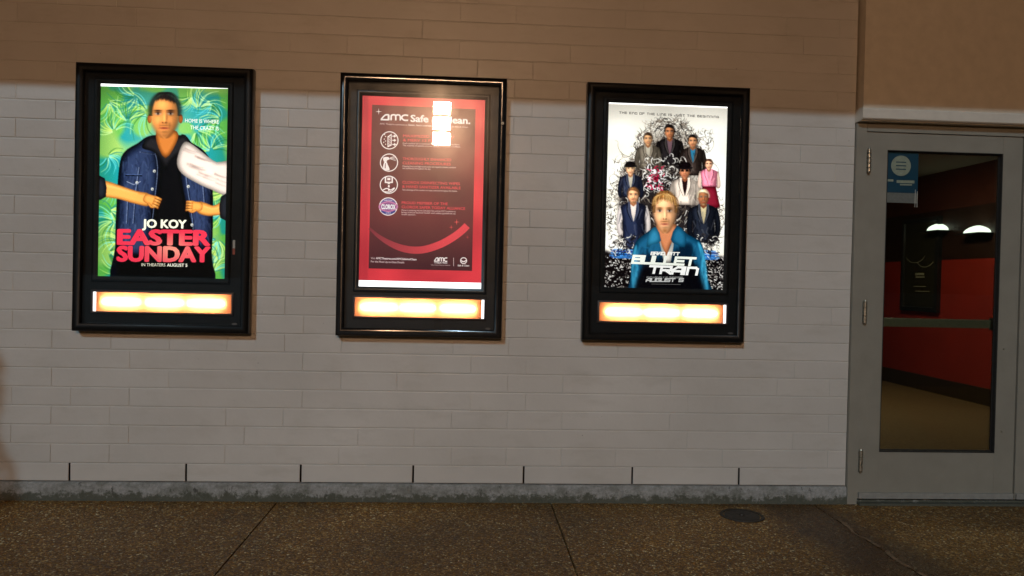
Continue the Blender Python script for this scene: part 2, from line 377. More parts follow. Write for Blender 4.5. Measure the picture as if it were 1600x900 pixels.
# ------------------------------------------------------------------ flat artwork builder
class Art:
    """collects flat printed shapes into one sheet; scan coordinates of the sheet -> metres on the sheet"""
    def __init__(s, corners, W, H, step=6e-6):
        A=[];b=[]
        for (x,y),(u,v) in zip(corners,[(0,H),(W,H),(W,0),(0,0)]):
            A.append([x,y,1,0,0,0,-u*x,-u*y]); b.append(u); A.append([0,0,0,x,y,1,-v*x,-v*y]); b.append(v)
        s.h=np.linalg.solve(np.array(A,float),np.array(b,float)); s.W=W; s.H=H; s.step=step
        s.z=0; s.v=[];s.f=[];s.c=[]
    def uv(s,x,y):
        h=s.h; d=h[6]*x+h[7]*y+1; return ((h[0]*x+h[1]*y+h[2])/d,(h[3]*x+h[4]*y+h[5])/d)
    def clip(s,p): return (min(max(p[0],0),s.W),min(max(p[1],0),s.H))
    def add(s,pts,faces,cols):
        b=len(s.v); s.z+=1
        for q in pts:
            u,v=s.clip(s.uv(*q)); s.v.append((u,-s.z*s.step,v))
        for f in faces: s.f.append(tuple(b+i for i in f))
        s.c += cols if isinstance(cols,list) else [cols]*len(pts)
    def poly(s,pts,col,sm=0):
        if sm: pts=smooth_closed(pts,sm)
        tri=geometry.tessellate_polygon([[Vector((x,y,0)) for x,y in pts]])
        col=[lin(col(*q)) for q in pts] if callable(col) else lin(col)
        s.add(pts,[tuple(t) for t in tri],col)
    def ell(s,cx,cy,rx,ry,col,rot=0,n=20,a0=0,a1=360):
        pts=[]
        for i in range(n):
            t=R(a0+(a1-a0)*i/(n if a1-a0==360 else n-1)); x=rx*math.cos(t); y=ry*math.sin(t)
            pts.append((cx+x*math.cos(rot)-y*math.sin(rot), cy+x*math.sin(rot)+y*math.cos(rot)))
        s.poly(pts,col)
    def ring(s,cx,cy,r,wd,col,n=36,ry=None):
        ry=ry or r; pts=[];f=[]
        for i in range(n):
            t=2*math.pi*i/n; pts += [(cx+(r-wd)*math.cos(t),cy+(ry-wd)*math.sin(t)),(cx+r*math.cos(t),cy+ry*math.sin(t))]
            k=(i+1)%n; f.append((2*i,2*i+1,2*k+1,2*k))
        s.add(pts,f,lin(col))
    def stroke(s,pts,w0,w1,col,n=4):
        if n>1: pts=smooth_open(pts,n)
        q=[];f=[];m=len(pts)
        for i,(x,y) in enumerate(pts):
            a=pts[max(i-1,0)]; b=pts[min(i+1,m-1)]; dx,dy=b[0]-a[0],b[1]-a[1]; L=math.hypot(dx,dy) or 1
            wd=(w0+(w1-w0)*i/(m-1))/2; q += [(x-dy/L*wd,y+dx/L*wd),(x+dy/L*wd,y-dx/L*wd)]
            if i<m-1: f.append((2*i,2*i+1,2*i+3,2*i+2))
        s.add(q,f,lin(col))
    def grid(s,x0,y0,x1,y1,n,m_,fn):
        pts=[];f=[];c=[]
        for j_ in range(m_+1):
            for i in range(n+1):
                x=x0+(x1-x0)*i/n; y=y0+(y1-y0)*j_/m_; pts.append((x,y)); c.append(lin(fn(x,y)))
        for j_ in range(m_):
            for i in range(n): a=j_*(n+1)+i; f.append((a,a+1,a+n+2,a+n+1))
        s.add(pts,f,c)
    def text(s,body,pl,pr,h,col,bold=0.0,shear=0,lean=.02):
        cu=bpy.data.curves.new('t','FONT'); cu.body=body; cu.resolution_u=3; cu.shear=shear
        o=bpy.data.objects.new('t',cu); me=bpy.data.meshes.new_from_object(o)
        V=np.array([v.co[:2] for v in me.vertices]); F=[tuple(p_.vertices) for p_ in me.polygons]
        bpy.data.objects.remove(o); bpy.data.curves.remove(cu); bpy.data.meshes.remove(me)
        x0,x1=V[:,0].min(),V[:,0].max(); y1=.73
        k=0 if bold<.01 else (4 if bold<.03 else 10)
        for q in range(max(k,1)):
            t=2*math.pi*q/max(k,1)+.4; dx,dy=(math.cos(t)*bold,math.sin(t)*bold*.8) if k else (0,0)
            pts=[]
            for x,y in V:
                a=(x+dx-x0+bold)/(x1-x0+2*bold); b=(y+dy)/y1*h
                pts.append((pl[0]+(pr[0]-pl[0])*a+lean*b, pl[1]+(pr[1]-pl[1])*a-b))
            c=[lin(col(*w_)) for w_ in pts] if callable(col) else lin(col)
            s.add(pts,F,c)
    def build(s,name,mat,loc,parent=None):
        me=bpy.data.meshes.new(name); me.from_pydata(s.v,[],s.f); me.materials.append(mat)
        at=me.color_attributes.new('ink','FLOAT_COLOR','POINT')
        a=np.ones((len(s.v),4),dtype=np.float32); a[:,:3]=np.array(s.c); at.data.foreach_set('color',a.ravel())
        o=bpy.data.objects.new(name,me); C.objects.link(o); o.location=loc
        if parent: o.parent=parent
        return o
def cr(p0,p1,p2,p3,t): 
    return tuple(.5*((2*b)+(-a+c)*t+(2*a-5*b+4*c-d)*t*t+(-a+3*b-3*c+d)*t**3) for a,b,c,d in zip(p0,p1,p2,p3))
def smooth_closed(p,n):
    N=len(p); return [cr(p[i-1],p[i],p[(i+1)%N],p[(i+2)%N],k/n) for i in range(N) for k in range(n)]
def smooth_open(p,n):
    if len(p)<3: return p
    q=[p[0]]+list(p)+[p[-1]]; out=[]
    for i in range(1,len(q)-2):
        for k in range(n): out.append(cr(q[i-1],q[i],q[i+1],q[i+2],k/n))
    return out+[p[-1]]
class Raster:
    """soft printed picture painted in numpy, laid on the sheet as a fine grid of coloured faces"""
    S=2.4
    def __init__(s,x0,y0,x1,y1):
        s.x0,s.y0=x0,y0; s.w=int((x1-x0)*s.S); s.h=int((y1-y0)*s.S); s.a=np.zeros((s.h,s.w,3)); s.layer=None
    def _box(s,pts,pad):
        xs_=[(x-s.x0)*s.S for x,y in pts]; ys_=[(y-s.y0)*s.S for x,y in pts]
        a=max(0,int(min(xs_)-pad)); b=min(s.w,int(max(xs_)+pad)+2); c=max(0,int(min(ys_)-pad)); d=min(s.h,int(max(ys_)+pad)+2)
        return xs_,ys_,a,b,c,d
    def mask(s,pts,soft):
        pad=soft*3*s.S+2; xs_,ys_,a,b,c,d=s._box(pts,pad)
        if b<=a or d<=c: return None
        X=np.arange(a,b)[None,:]+.5; Y=np.arange(c,d)[:,None]+.5; m_=np.zeros((d-c,b-a),bool); n=len(pts)
        for i in range(n):
            xa,ya,xb,yb=xs_[i],ys_[i],xs_[(i+1)%n],ys_[(i+1)%n]
            if ya==yb: continue
            cr_=((ya<=Y)&(Y<yb))|((yb<=Y)&(Y<ya)); m_^=cr_&(X<(xb-xa)*(Y-ya)/(yb-ya)+xa)
        m_=m_.astype(float)
        if soft: m_=gblur(m_,soft*s.S)
        return m_,a,b,c,d
    def poly(s,pts,col,sm=0,al=1.0,soft=.25,vol=0.0,vs=4.0):
        if sm: pts=smooth_closed(pts,sm)
        r=s.mask(pts,soft)
        if r is None: return
        m_,a,b,c,d=r; col=np.array(col,float)[None,None,:]
        if vol:
            q=gblur(np.pad(m_,((30,30),(30,30))),vs*s.S)[30:-30,30:-30]; q=np.clip((q-.35)/.6,0,1); gy=np.linspace(0,1,q.shape[0])[:,None]
            col=col*(1-vol+vol*q)[:,:,None]+ (q**3*vol*26)[:,:,None]
        A=(m_*al)[:,:,None]; s.a[c:d,a:b]=s.a[c:d,a:b]*(1-A)+col*A
    def ell(s,cx,cy,rx,ry,col,al=1.0,soft=.25,vol=0,n=24,rot=0):
        s.poly([(cx+rx*math.cos(t)*math.cos(rot)-ry*math.sin(t)*math.sin(rot),cy+rx*math.cos(t)*math.sin(rot)+ry*math.sin(t)*math.cos(rot)) for t in [2*math.pi*i/n for i in range(n)]],col,0,al,soft,vol,min(rx,ry)*.5)
    def stroke(s,pts,w0,w1,col,n=4,al=1.0,soft=.2,vol=0):
        if n>1: pts=smooth_open(pts,n)
        L_=[];R_=[];m_=len(pts)
        for i,(x,y) in enumerate(pts):
            a=pts[max(i-1,0)]; b=pts[min(i+1,m_-1)]; dx,dy=b[0]-a[0],b[1]-a[1]; L=math.hypot(dx,dy) or 1; wd=(w0+(w1-w0)*i/(m_-1))/2
            L_.append((x-dy/L*wd,y+dx/L*wd)); R_.append((x+dy/L*wd,y-dx/L*wd))
        # a ribbon that crosses itself must stay filled, so paint it in short quads when long and curly
        s.poly(L_+R_[::-1],col,0,al,soft,vol,max(w0,w1)*.35)
    def field(s,fn):
        X,Y=np.meshgrid(np.arange(s.w)/s.S+s.x0,np.arange(s.h)/s.S+s.y0); s.a[:]=fn(X,Y)
    def head(s,cx,cy,rx,ry,skin,hair,beard=0.0,bcol=(90,60,40),line=-.66,turn=0.0,smile=0.0,glasses=False,side=1.0,rim=0.0):
        k=s.S; a=max(0,int((cx-rx*1.5-s.x0)*k)); b=min(s.w,int((cx+rx*1.5-s.x0)*k)); c=max(0,int((cy-ry*1.5-s.y0)*k)); d=min(s.h,int((cy+ry*1.4-s.y0)*k))
        X,Y=np.meshgrid((np.arange(a,b)+.5)/k+s.x0,(np.arange(c,d)+.5)/k+s.y0); u=(X-cx)/rx; v=(Y-cy)/ry
        g=lambda cu,cv,su,sv:np.exp(-((u-cu)/su)**2-((v-cv)/sv)**2)
        wv=np.sqrt(np.clip(1-np.abs(v)**2.4,0,1))*(1-.30*np.clip(v,0,1)**1.3-.03); e=rx*k
        inside=(np.abs(v)<.995)/(1+np.exp(-(wv-np.abs(u))*min(e,18)*.9)); uu=np.clip(u/np.maximum(wv,.05),-1,1)
        sk=np.array(skin,float); t=turn
        sh=1.04-.46*side*np.clip(uu*.9+.15,0,1)**1.6-.30*np.clip(-uu-.45,0,1)-.10*np.clip(v,0,1)
        sh+= .16*g(-.15,-.55,.5,.25)+.13*g(-.45+t,.18,.26,.20)+.09*g(.40+t,.18,.2,.18)+.20*g(.02+t,.08,.08,.26)+.08*g(t,.86,.2,.1)
        sh-= .34*g(-.40+t,-.14,.25,.11)+.38*g(.42+t,-.14,.25,.11)+.22*g(.17+t,.08,.08,.2)+.30*g(.03+t,.30,.22,.05)+.20*g(t,.70,.26,.05)+.12*g(-.3+t,.38,.07,.16)+.14*g(.36+t,.38,.07,.16)
        img=sk*sh[:,:,None]; img[:,:,0]+=8*g(-.45,.25,.3,.2); 
        def put(m_,col): 
            nonlocal img; m_=np.clip(m_,0,1)[:,:,None]; img=img*(1-m_)+np.array(col,float)*m_
        for sg in (-1,1):
            ex=sg*.41+t; put(.85*g(ex,-.115,.17,.050),(226,214,204)); put(1.0*g(ex+.01,-.12,.075,.058),(28,18,14)); put(.8*g(ex,-.165,.2,.022),(50,26,16))
            put(.9*g(ex,-.30+.05*abs(sg),.25,.045),mixc(hair or (50,34,24),(30,20,14),.35))
            put(.6*g(sg*.11+t,.275,.05,.03),(80,34,20))
        put(.85*g(t,.535,.28,.055),mixc((168,70,62),skin,.15)); put(.9*g(t,.525,.27,.016),(70,20,16))
        if beard: put(beard*g(t,.41,.34,.045),bcol); put(beard*.9*g(t,.86,.26,.13),bcol); put(beard*.5*np.clip(np.clip(v-.25,0,1)*1.6,0,1)*np.clip((np.abs(uu)-.5)*2.5,0,1),bcol)
        if glasses: 
            for sg in (-1,1): put(1.2*g(sg*.42+t,-.12,.28,.12)**.5*(g(sg*.42+t,-.12,.28,.12)>.3),(24,16,16))
        if hair is not None:
            n_=np.sin(u*23+v*9)*.5+np.sin(u*41-v*17)*.35
            hl=line+.22*np.abs(u)**3-.05*np.cos(u*3+.9)+.03*n_; hm=1/(1+np.exp((v-hl)*28)); hm=np.maximum(hm,1/(1+np.exp(-(np.abs(uu)-.90)*30))*(v<-.02)); put(hm,(0,0,0)); hc=np.array(hair,float)*(1+.22*n_+.35*g(-.25,-.85,.4,.18))[:,:,None]
            img=img*(1-hm[:,:,None])+hc*hm[:,:,None]
            # hair mass standing proud of the skull
            wo=np.sqrt(np.clip(1-np.abs((v+.10)/1.04)**2.2,0,1))*1.08; om=(v>-1.10)*(wo>.12)/(1+np.exp(-(wo-np.abs(u))*min(e,18)*.9))*(1/(1+np.exp((v+.05-.1*n_)*16))); A=(om*(1-inside))[:,:,None]; s.a[c:d,a:b]=s.a[c:d,a:b]*(1-A)+hc*.8*A
        A=inside[:,:,None]; s.a[c:d,a:b]=s.a[c:d,a:b]*(1-A)+np.clip(img,0,255)*A
    def finish(s,art,nx,ny,grain=2.0,blur=.30):
        im=s.a
        if blur:
            for q in range(3): im[:,:,q]=gblur(im[:,:,q],blur*s.S)
        rs=np.random.RandomState(1); im=np.clip((im-120)*1.18+122+rs.normal(0,grain,im.shape),0,255)/255
        im=np.where(im<=.04045,im/12.92,((im+.055)/1.055)**2.4)
        U,V=np.meshgrid(np.linspace(0,art.W,nx+1),np.linspace(art.H,0,ny+1)); h=art.h; H=np.linalg.inv(np.array([[h[0],h[1],h[2]],[h[3],h[4],h[5]],[h[6],h[7],1]]))
        q=np.einsum('ij,jkl->ikl',H,np.stack([U,V,np.ones_like(U)])); px_=(q[0]/q[2]-s.x0)*s.S-.5; py_=(q[1]/q[2]-s.y0)*s.S-.5
        px_=np.clip(px_,0,s.w-1.01); py_=np.clip(py_,0,s.h-1.01); ix=px_.astype(int); iy=py_.astype(int); fx=(px_-ix)[...,None]; fy=(py_-iy)[...,None]
        col=(im[iy,ix]*(1-fx)+im[iy,ix+1]*fx)*(1-fy)+(im[iy+1,ix]*(1-fx)+im[iy+1,ix+1]*fx)*fy
        b=len(art.v); art.z+=1; z=-art.z*art.step
        art.v += [(u,z,v) for u,v in zip(U.ravel().tolist(),V.ravel().tolist())]; art.c += [tuple(x) for x in col.reshape(-1,3).tolist()]
        i=np.arange((nx+1)*ny).reshape(ny,nx+1)[:,:-1].ravel()+b
        art.f += list(zip(i.tolist(),(i+1).tolist(),(i+nx+2).tolist(),(i+nx+1).tolist()))
def gblur(m_,sg):
    r=max(1,int(sg*2.6+.5)); k=np.exp(-.5*(np.arange(-r,r+1)/max(sg,.3))**2); k/=k.sum()
    p_=np.pad(m_,((r,r),(r,r)),mode='edge'); t=sum(k[i]*p_[i:i+m_.shape[0],:] for i in range(2*r+1)); return sum(k[i]*t[:,i:i+m_.shape[1]] for i in range(2*r+1))
def vnoise(X,Y,sc,seed):
    rs=np.random.RandomState(seed); g_=rs.rand(64,64); x=X*sc; y=Y*sc; xi=np.floor(x).astype(int); yi=np.floor(y).astype(int); fx=x-xi; fy=y-yi; fx=fx*fx*(3-2*fx); fy=fy*fy*(3-2*fy)
    G_=lambda a,b:g_[b%64,a%64]
    return (G_(xi,yi)*(1-fx)+G_(xi+1,yi)*fx)*(1-fy)+(G_(xi,yi+1)*(1-fx)+G_(xi+1,yi+1)*fx)*fy
# blocky stroke lettering
GL={'A':[[(0,0),(.0,.55),(.45,1),(1,1),(1,0)],[(0,.38),(1,.38)]],'B':[[(0,0),(0,1),(.92,1),(.92,.55),(.1,.55)],[(.9,.55),(1,.45),(1,0),(0,0)]],
'C':[[(1,1),(0,1),(0,0),(1,0)]],'D':[[(0,0),(0,1),(.75,1),(1,.7),(1,0),(0,0)]],'E':[[(1,1),(0,1),(0,0),(1,0)],[(0,.5),(.9,.5)]],'F':[[(1,1),(0,1),(0,0)],[(0,.5),(.9,.5)]],
'G':[[(1,1),(0,1),(0,0),(1,0),(1,.5),(.5,.5)]],'H':[[(0,0),(0,1)],[(1,0),(1,1)],[(0,.5),(1,.5)]],'I':[[(0,0),(0,1)]],'J':[[(1,1),(1,0),(0,0),(0,.3)]],
'L':[[(0,1),(0,0),(1,0)]],'N':[[(0,0),(0,1),(.8,1),(1,.8),(1,0)]],'O':[[(0,0),(0,1),(1,1),(1,0),(0,0)]],'P':[[(0,0),(0,1),(1,1),(1,.42),(0,.42)]],
'R':[[(0,0),(0,1),(1,1),(1,.45),(0,.45)],[(.45,.45),(1,0)]],'S':[[(1,1),(0,1),(0,.5),(1,.5),(1,0),(0,0)]],'T':[[(0,1),(1,1)],[(.5,1),(.5,0)]],
'U':[[(0,1),(0,0),(1,0),(1,1)]],'V':[[(0,1),(.5,0),(1,1)]],'X':[[(0,0),(1,1)],[(0,1),(1,0)]],'Y':[[(0,1),(.5,.5),(1,1)],[(.5,.5),(.5,0)]],'5':[[(1,1),(0,1),(0,.5),(1,.5),(1,0),(0,0)]],
'M':[[(0,0),(0,1),(1,1),(1,0)],[(.5,1),(.5,0)]]}
def block(art,body,pl,pr,h,th,col,shear=0,gap=.35,lean=.02):
    wds=[(.0 if c==' ' else (.12 if c=='I' else 1.0)) for c in body]; adv=[(.9 if c==' ' else w_+gap) for c,w_ in zip(body,wds)]
    T=sum(adv)-gap; x=0
    def mp(gx,gy):
        a=gx/T; b=gy*h; return (pl[0]+(pr[0]-pl[0])*a+lean*b+shear*b, pl[1]+(pr[1]-pl[1])*a-b)
    hw=th/2; sx=T/(math.hypot(pr[0]-pl[0],pr[1]-pl[1])); 
    pts=[];F=[]
    for c,w_,ad in zip(body,wds,adv):
        for ln in GL.get(c,[]):
            for (ax,ay),(bx,by) in zip(ln,ln[1:]):
                # work in pixel-like units for even thickness
                A=((x+ax*w_)/sx, ay*(h-th)+hw); B=((x+bx*w_)/sx, by*(h-th)+hw)
                dx,dy=B[0]-A[0],B[1]-A[1]; L=math.hypot(dx,dy) or 1; ux,uy=dx/L*hw,dy/L*hw
                vert=abs(dx)<1e-6; k=hw*(1.15 if vert else 1)
                nx,ny=-dy/L*k,dx/L*k
                q=[(A[0]-ux+nx,A[1]-uy+ny),(B[0]+ux+nx,B[1]+uy+ny),(B[0]+ux-nx,B[1]+uy-ny),(A[0]-ux-nx,A[1]-uy-ny)]
                b0=len(pts)
                for qx,qy in q: pts.append(mp(qx*sx,qy/h))
                F.append((b0,b0+1,b0+2,b0+3))
        x+=ad
    # each bar on its own hair-thin layer
    c=lin(col)
    for f in F: art.add([pts[i] for i in f],[(0,1,2,3)],c)
def mixc(a,b,t): return tuple(x+(y-x)*t for x,y in zip(a,b))
def m_print(name,strength,lamps=0.0,gloss=.25):
    g=NG(name); vc=g.n('ShaderNodeVertexColor',layer_name='ink')
    tc=g.n('ShaderNodeTexCoord'); sp=g.n('ShaderNodeSeparateXYZ'); g.l(tc.outputs['Object'],sp.inputs[0])
    # back light of two upright tubes, painted into the emission strength
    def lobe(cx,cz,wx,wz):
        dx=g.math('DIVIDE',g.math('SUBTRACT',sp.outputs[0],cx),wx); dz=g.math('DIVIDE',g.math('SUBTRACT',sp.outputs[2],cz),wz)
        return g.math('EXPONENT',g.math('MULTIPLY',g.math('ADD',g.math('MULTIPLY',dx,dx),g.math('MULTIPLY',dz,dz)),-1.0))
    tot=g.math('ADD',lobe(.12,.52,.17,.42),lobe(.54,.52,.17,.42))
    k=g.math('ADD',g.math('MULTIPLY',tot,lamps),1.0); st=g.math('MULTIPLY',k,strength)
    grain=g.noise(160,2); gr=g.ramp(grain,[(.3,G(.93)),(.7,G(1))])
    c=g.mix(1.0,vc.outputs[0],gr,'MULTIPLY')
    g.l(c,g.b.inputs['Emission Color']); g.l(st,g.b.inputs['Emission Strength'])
    g.l(g.mix(1.0,vc.outputs[0],(.6,.6,.6),'MULTIPLY'),g.b.inputs['Base Color']); g.b.inputs['Roughness'].default_value=gloss
    g.bump(g.noise(5,4,.5,(1.6,1,.6)),.25,.01)
    return g.mat

# ------------------------------------------------------------------ poster cases
def make_case(x0,x1,label,strip_left,lock,sx0,sx1,sz0,sz1):
    z0,z1=.812,2.224; t=thing('poster_case',label,'poster case',(x0,0,z0),'three wall mounted poster cases'); W=x1-x0; H=z1-z0
    s=MB(); s.frame(0,W,0,H,[(.020,.0),(.003,-.004),(0,-.010),(0,-.050),(.002,-.056),(.030,-.056),(.030,-.010)]); s.build('cabinet',M['satin'],t,smooth=40)
    s=MB(); s.box(.018,W-.018,-.004,-.0005,.018,H-.018); s.build('back_panel',M['mat'],t)
    pr=[(.004,-.0565),(.002,-.062)]+[(.002+.042*k/10,-.062-.011*math.sin(math.pi*k/10)**.7) for k in range(1,10)]+[(.044,-.062),(.044,-.0545)]
    s=MB(); s.frame(0,W,0,H,pr); s.build('bezel',M['blackmetal' if lock else 'dull'],t,smooth=50)
    # mat with an opening for sheet and for the message panel
    a,b,c,d=sx0-x0,sx1-x0,sz0-z0,sz1-z0; mz0,mz1=.106,.208; ma,mb=.098,W-.098
    s=MB(); y0,y1=-.036,-.033
    s.box(.030,a,y0,y1,c,d).box(b,W-.030,y0,y1,c,d).box(.030,W-.030,y0,y1,d,H-.030).box(.030,W-.030,y0,y1,mz1,c).box(.030,W-.030,y0,y1,.030,mz0).box(.030,ma,y0,y1,mz0,mz1).box(mb,W-.030,y0,y1,mz0,mz1)
    s.build('mat_board',M['mat' if lock else 'mat2'],t)
    s=MB(); s.frame(a-.030,b+.030,c-.022,d+.030,[(0,-.0365),(.001,-.042),(.005,-.0455),(.011,-.047),(.017,-.0455),(.022,-.0415),(.030,-.0375),(.030,-.0365)]); s.build('clip_frame',M['satin' if lock else 'mat2'],t,smooth=50)
    s=MB(); s.frame(ma-.012,mb+.012,mz0-.012,mz1+.012,[(0,-.0365),(.001,-.043),(.005,-.0455),(.010,-.045),(.012,-.041),(.012,-.030)]); s.build('message_frame',M['msgf'],t,smooth=50)
    s=MB(); e=.014
    ea,eb=(ma+e,mb) if strip_left else (ma,mb-e)
    s.quad((ea+.0005,-.0385,mz0),(eb,-.0385,mz0),(eb,-.0385,mz1),(ea+.0005,-.0385,mz1)); mp_=s.build('message_panel',M['acrylic'],t,normals=False) 
    s=MB(); (s.box(ma,ma+e,-.039,-.037,mz0,mz1) if strip_left else s.box(mb-e+.0005,mb,-.039,-.037,mz0,mz1)); s.build('bare_diffuser',M['white_e'],t)
    s=MB(); s.box(ma-.004,mb+.004,-.006,-.0045,mz0-.01,mz1+.01).box(ma-.005,ma-.003,-.0325,-.0062,mz0-.004,mz1+.004).box(mb+.003,mb+.005,-.0325,-.0062,mz0-.004,mz1+.004).box(ma-.0028,mb+.0028,-.0325,-.0062,mz0-.005,mz0-.003).box(ma-.0028,mb+.0028,-.0325,-.0062,mz1+.003,mz1+.005)
    s.build('light_chamber',M['chamber'],t)
    L=eb-ea
    for k in range(3):
        c0=ea+L*(.19+.31*k)+random.uniform(-.004,.004); hl=L*(.136 if k else .14); s=MB()
        s.lathe((c0-hl,-.0255,(mz0+mz1)/2+.001),(1,0,0),[(0,0),(.005,.003),(.0065,.012),(.0065,2*hl-.012),(.005,2*hl-.003),(0,2*hl)],10); s.build('lamp',M['lamp'],t,smooth=40)
    s=MB(); s.box(.040,W-.040,-.0535,-.0500,.040,H-.040); s.build('glass_pane',M['glass'],t)
    s=MB(); s.v=[]; 
    pts=[(W-.075+.017*math.cos(q)*.9,.052+.006*math.sin(q)) for q in [2*math.pi*i/16 for i in range(16)]]
    s.rings([[(x,y,z) for x,z in pts] for y in (-.0538,-.0544)],caps=True); s.build('maker_badge',M['badge'],t)
    if lock:
        s=MB(); x,z=W-.021,1.165; s.cyl((x,-.070,z),(x,-.079,z),.010,.009,18); lk=s.build('lock',M['satin'],t)
        s=MB(); s.lathe((x,-.0792,z),(0,-1,0),[(.0035,0),(.0065,0),(.0065,.0015),(.0035,.0015)],14); s.build('keyhole_ring',M['alum'],lk)
    return t
random.seed(21)
c1=make_case(.030,.943,'black wall case holding the green leafy film poster',True,False,.147,.806,1.096,2.121)
c2=make_case(1.400,2.295,'black wall case holding the red cleaning notice, with a lock on its right side',False,True,1.517,2.178,1.072,2.110)
c3=make_case(2.735,3.642,'black wall case holding the white film poster, nearest the glass doors',False,False,2.858,3.525,1.096,2.121)
# ------------------------------------------------------------------ poster sheets (one printed sheet each)
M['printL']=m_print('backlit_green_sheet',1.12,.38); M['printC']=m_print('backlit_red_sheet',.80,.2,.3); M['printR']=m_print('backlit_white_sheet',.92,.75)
SKIN=(236,158,78); SKD=(176,92,34); SKL=(250,196,120)
def hand(a,cx,cy,s,ang,col=SKIN,dk=SKD,n=4,flip=1):
    t=R(ang); ux,uy=math.cos(t),math.sin(t); px_,py_=-uy*flip,ux*flip
    P=lambda u,v:(cx+s*(u*ux+v*px_),cy+s*(u*uy+v*py_))
    a.poly([P(-1,-.5),P(0,-.72),P(.7,-.72),P(.95,0),P(.7,.7),P(0,.72),P(-1,.5)],col,4,vol=.35,vs=s*.25)
    for k in range(n):
        v=-.60+.40*k
        a.stroke([P(.35,v),P(.95,v),P(1.30,v+.04),P(1.22,v+.16)],s*.40,s*.32,mixc(dk,(90,40,10),.3),al=.75)
        a.stroke([P(.35,v-.02),P(.95,v-.02),P(1.26,v),P(1.15,v+.08)],s*.33,s*.24,mixc(col,SKL,.25 if k%2 else .05),vol=.25)
        a.ell(*P(.78,v-.02),s*.12,s*.09,SKL,al=.6)
    a.stroke([P(-.2,.55),P(.4,.92),P(.95,.72)],s*.36,s*.22,mixc(dk,(90,40,10),.3),al=.7); a.stroke([P(-.2,.52),P(.4,.87),P(.9,.68)],s*.28,s*.18,col,vol=.25)
def sheetL():
    a=Art([(157,131),(356,138),(351.5,438.5),(154.5,433)],.659,1.025)
    c=Raster(150,124,362,446)
    def bg(X,Y):
        mx_=lambda A,B,t:A+(np.array(B,float)-A)*np.clip(t,0,1)[...,None]
        n=vnoise(X,Y,.045,1); n2=vnoise(X,Y,.03,2); o=np.ones(X.shape+(3,))*np.array((36,150,160.))
        o=mx_(o,(112,186,88),(n-.42)*6); o=mx_(o,(170,206,110),(n2-.55)*4); e=np.abs(X-255)/100; o=mx_(o,(52,120,56),(e-.62)*1.1); o=mx_(o,(74,104,44),(170-Y)/60); o=mx_(o,(196,226,150),np.exp(-((X-255)/50)**2-((Y-200)/50)**2)*.5); return o
    c.field(bg)
    random.seed(4)
    def frond(cx,cy,r,a0,a1,n,bend):
        for k in range(n):
            t=R(a0+(a1-a0)*k/(n-1)); L=r*random.uniform(.8,1.1); p=[(cx+L*f*math.cos(t+bend*f*f),cy+L*f*math.sin(t+bend*f*f)) for f in (.1,.4,.7,1)]
            c.stroke(p,2.2,.5,random.choice([(215,244,170),(130,224,224),(216,236,130),(40,110,50),(30,120,130)]),3,al=.62,soft=.35)
    for q in ((168,160,34,-20,120,.6),(212,150,44,60,220,.7),(230,175,50,100,260,-.6),(178,205,34,150,330,.5),(168,245,30,-60,120,.6),(330,160,36,30,200,.6),(345,185,40,110,260,-.6),(305,205,44,-40,110,.6),(330,235,36,170,350,.5),(298,150,30,20,160,.5),(200,190,40,200,330,.5),(310,170,40,-150,-20,.5),
        (170,285,34,20,160,.4),(180,345,48,110,260,-.6),(172,330,34,-50,60,.5),(170,395,46,-70,60,.6),(196,420,40,120,260,.5),(190,380,36,180,320,-.5),(345,335,34,90,260,.6),(340,375,40,30,190,.6),(342,410,36,150,300,-.5),(335,425,30,200,340,.5),(350,300,26,90,220,.4)): frond(*q[:5],14,q[5])
    den=(38,50,80); dd=(10,13,24); dl=(88,108,150)
    c.poly([(236,212),(215,224),(194,238),(186,262),(182,330),(181,385),(184,450),(326,450),(331,400),(333,330),(330,260),(318,236),(300,224),(284,212)],dd,4)
    c.poly([(234,217),(213,229),(197,240),(190,262),(186,330),(185,378),(204,396),(232,396),(236,330),(246,290),(244,250)],den,4,vol=.65,vs=7)
    c.poly([(286,217),(302,228),(318,240),(326,262),(329,330),(329,376),(310,392),(300,385),(292,330),(284,290),(282,250)],den,4,vol=.65,vs=7)
    random.seed(5)
    for k in range(240):
        s_=random.random()<.55; x=random.uniform(188,242) if s_ else random.uniform(288,328); y=random.uniform(236,380); dx=random.uniform(-5,5)
        c.stroke([(x,y),(x+dx,y+random.uniform(4,12)),(x+dx*1.3,y+random.uniform(12,26))],random.uniform(.8,3.4),.4,random.choice([dd,dd,dl,(116,134,170)]),3,al=.22,soft=.6)
    c.poly([(242,236),(250,250),(247,300),(240,345),(238,395),(232,450),(326,450),(318,400),(300,350),(287,300),(280,250),(286,234)],(12,11,13),3,vol=.3)
    c.poly([(184,398),(184,450),(330,450),(332,398)],(11,10,12),soft=2)
    for p in ([(240,232),(246,262),(242,310),(236,365)],[(217,262),(212,300),(208,350)],[(286,236),(292,290),(300,340),(304,385)],[(218,238),(243,242)],[(200,300),(198,350)],[(314,262),(320,330)]): c.stroke(p,1.1,.9,(138,152,182),3,al=.7); c.stroke([(x+1.6,y) for x,y in p],1.3,1,dd,3,al=.6)
    for x,y in ((241,268),(238,296),(236,322),(214,286),(300,352),(303,372),(294,292)): c.ell(x,y,2.2,2.4,(206,206,198)); c.ell(x+.4,y+.5,1.1,1.2,(120,120,118))
    for x,y in ((204,274),): c.stroke([(x-8,y),(x+18,y+1)],2.2,2,dd,1,al=.8); c.stroke([(x-8,y-1.2),(x+18,y-.2)],1,.8,dl,1); c.stroke([(x-6,y+10),(x+5,y+15),(x+16,y+10)],1.0,.9,(150,160,184),1)
    c.poly([(238,212),(226,220),(222,232),(240,238),(252,254),(259,268),(267,252),(284,238),(300,232),(296,220),(284,210),(262,226)],(30,28,30),3,vol=.6)
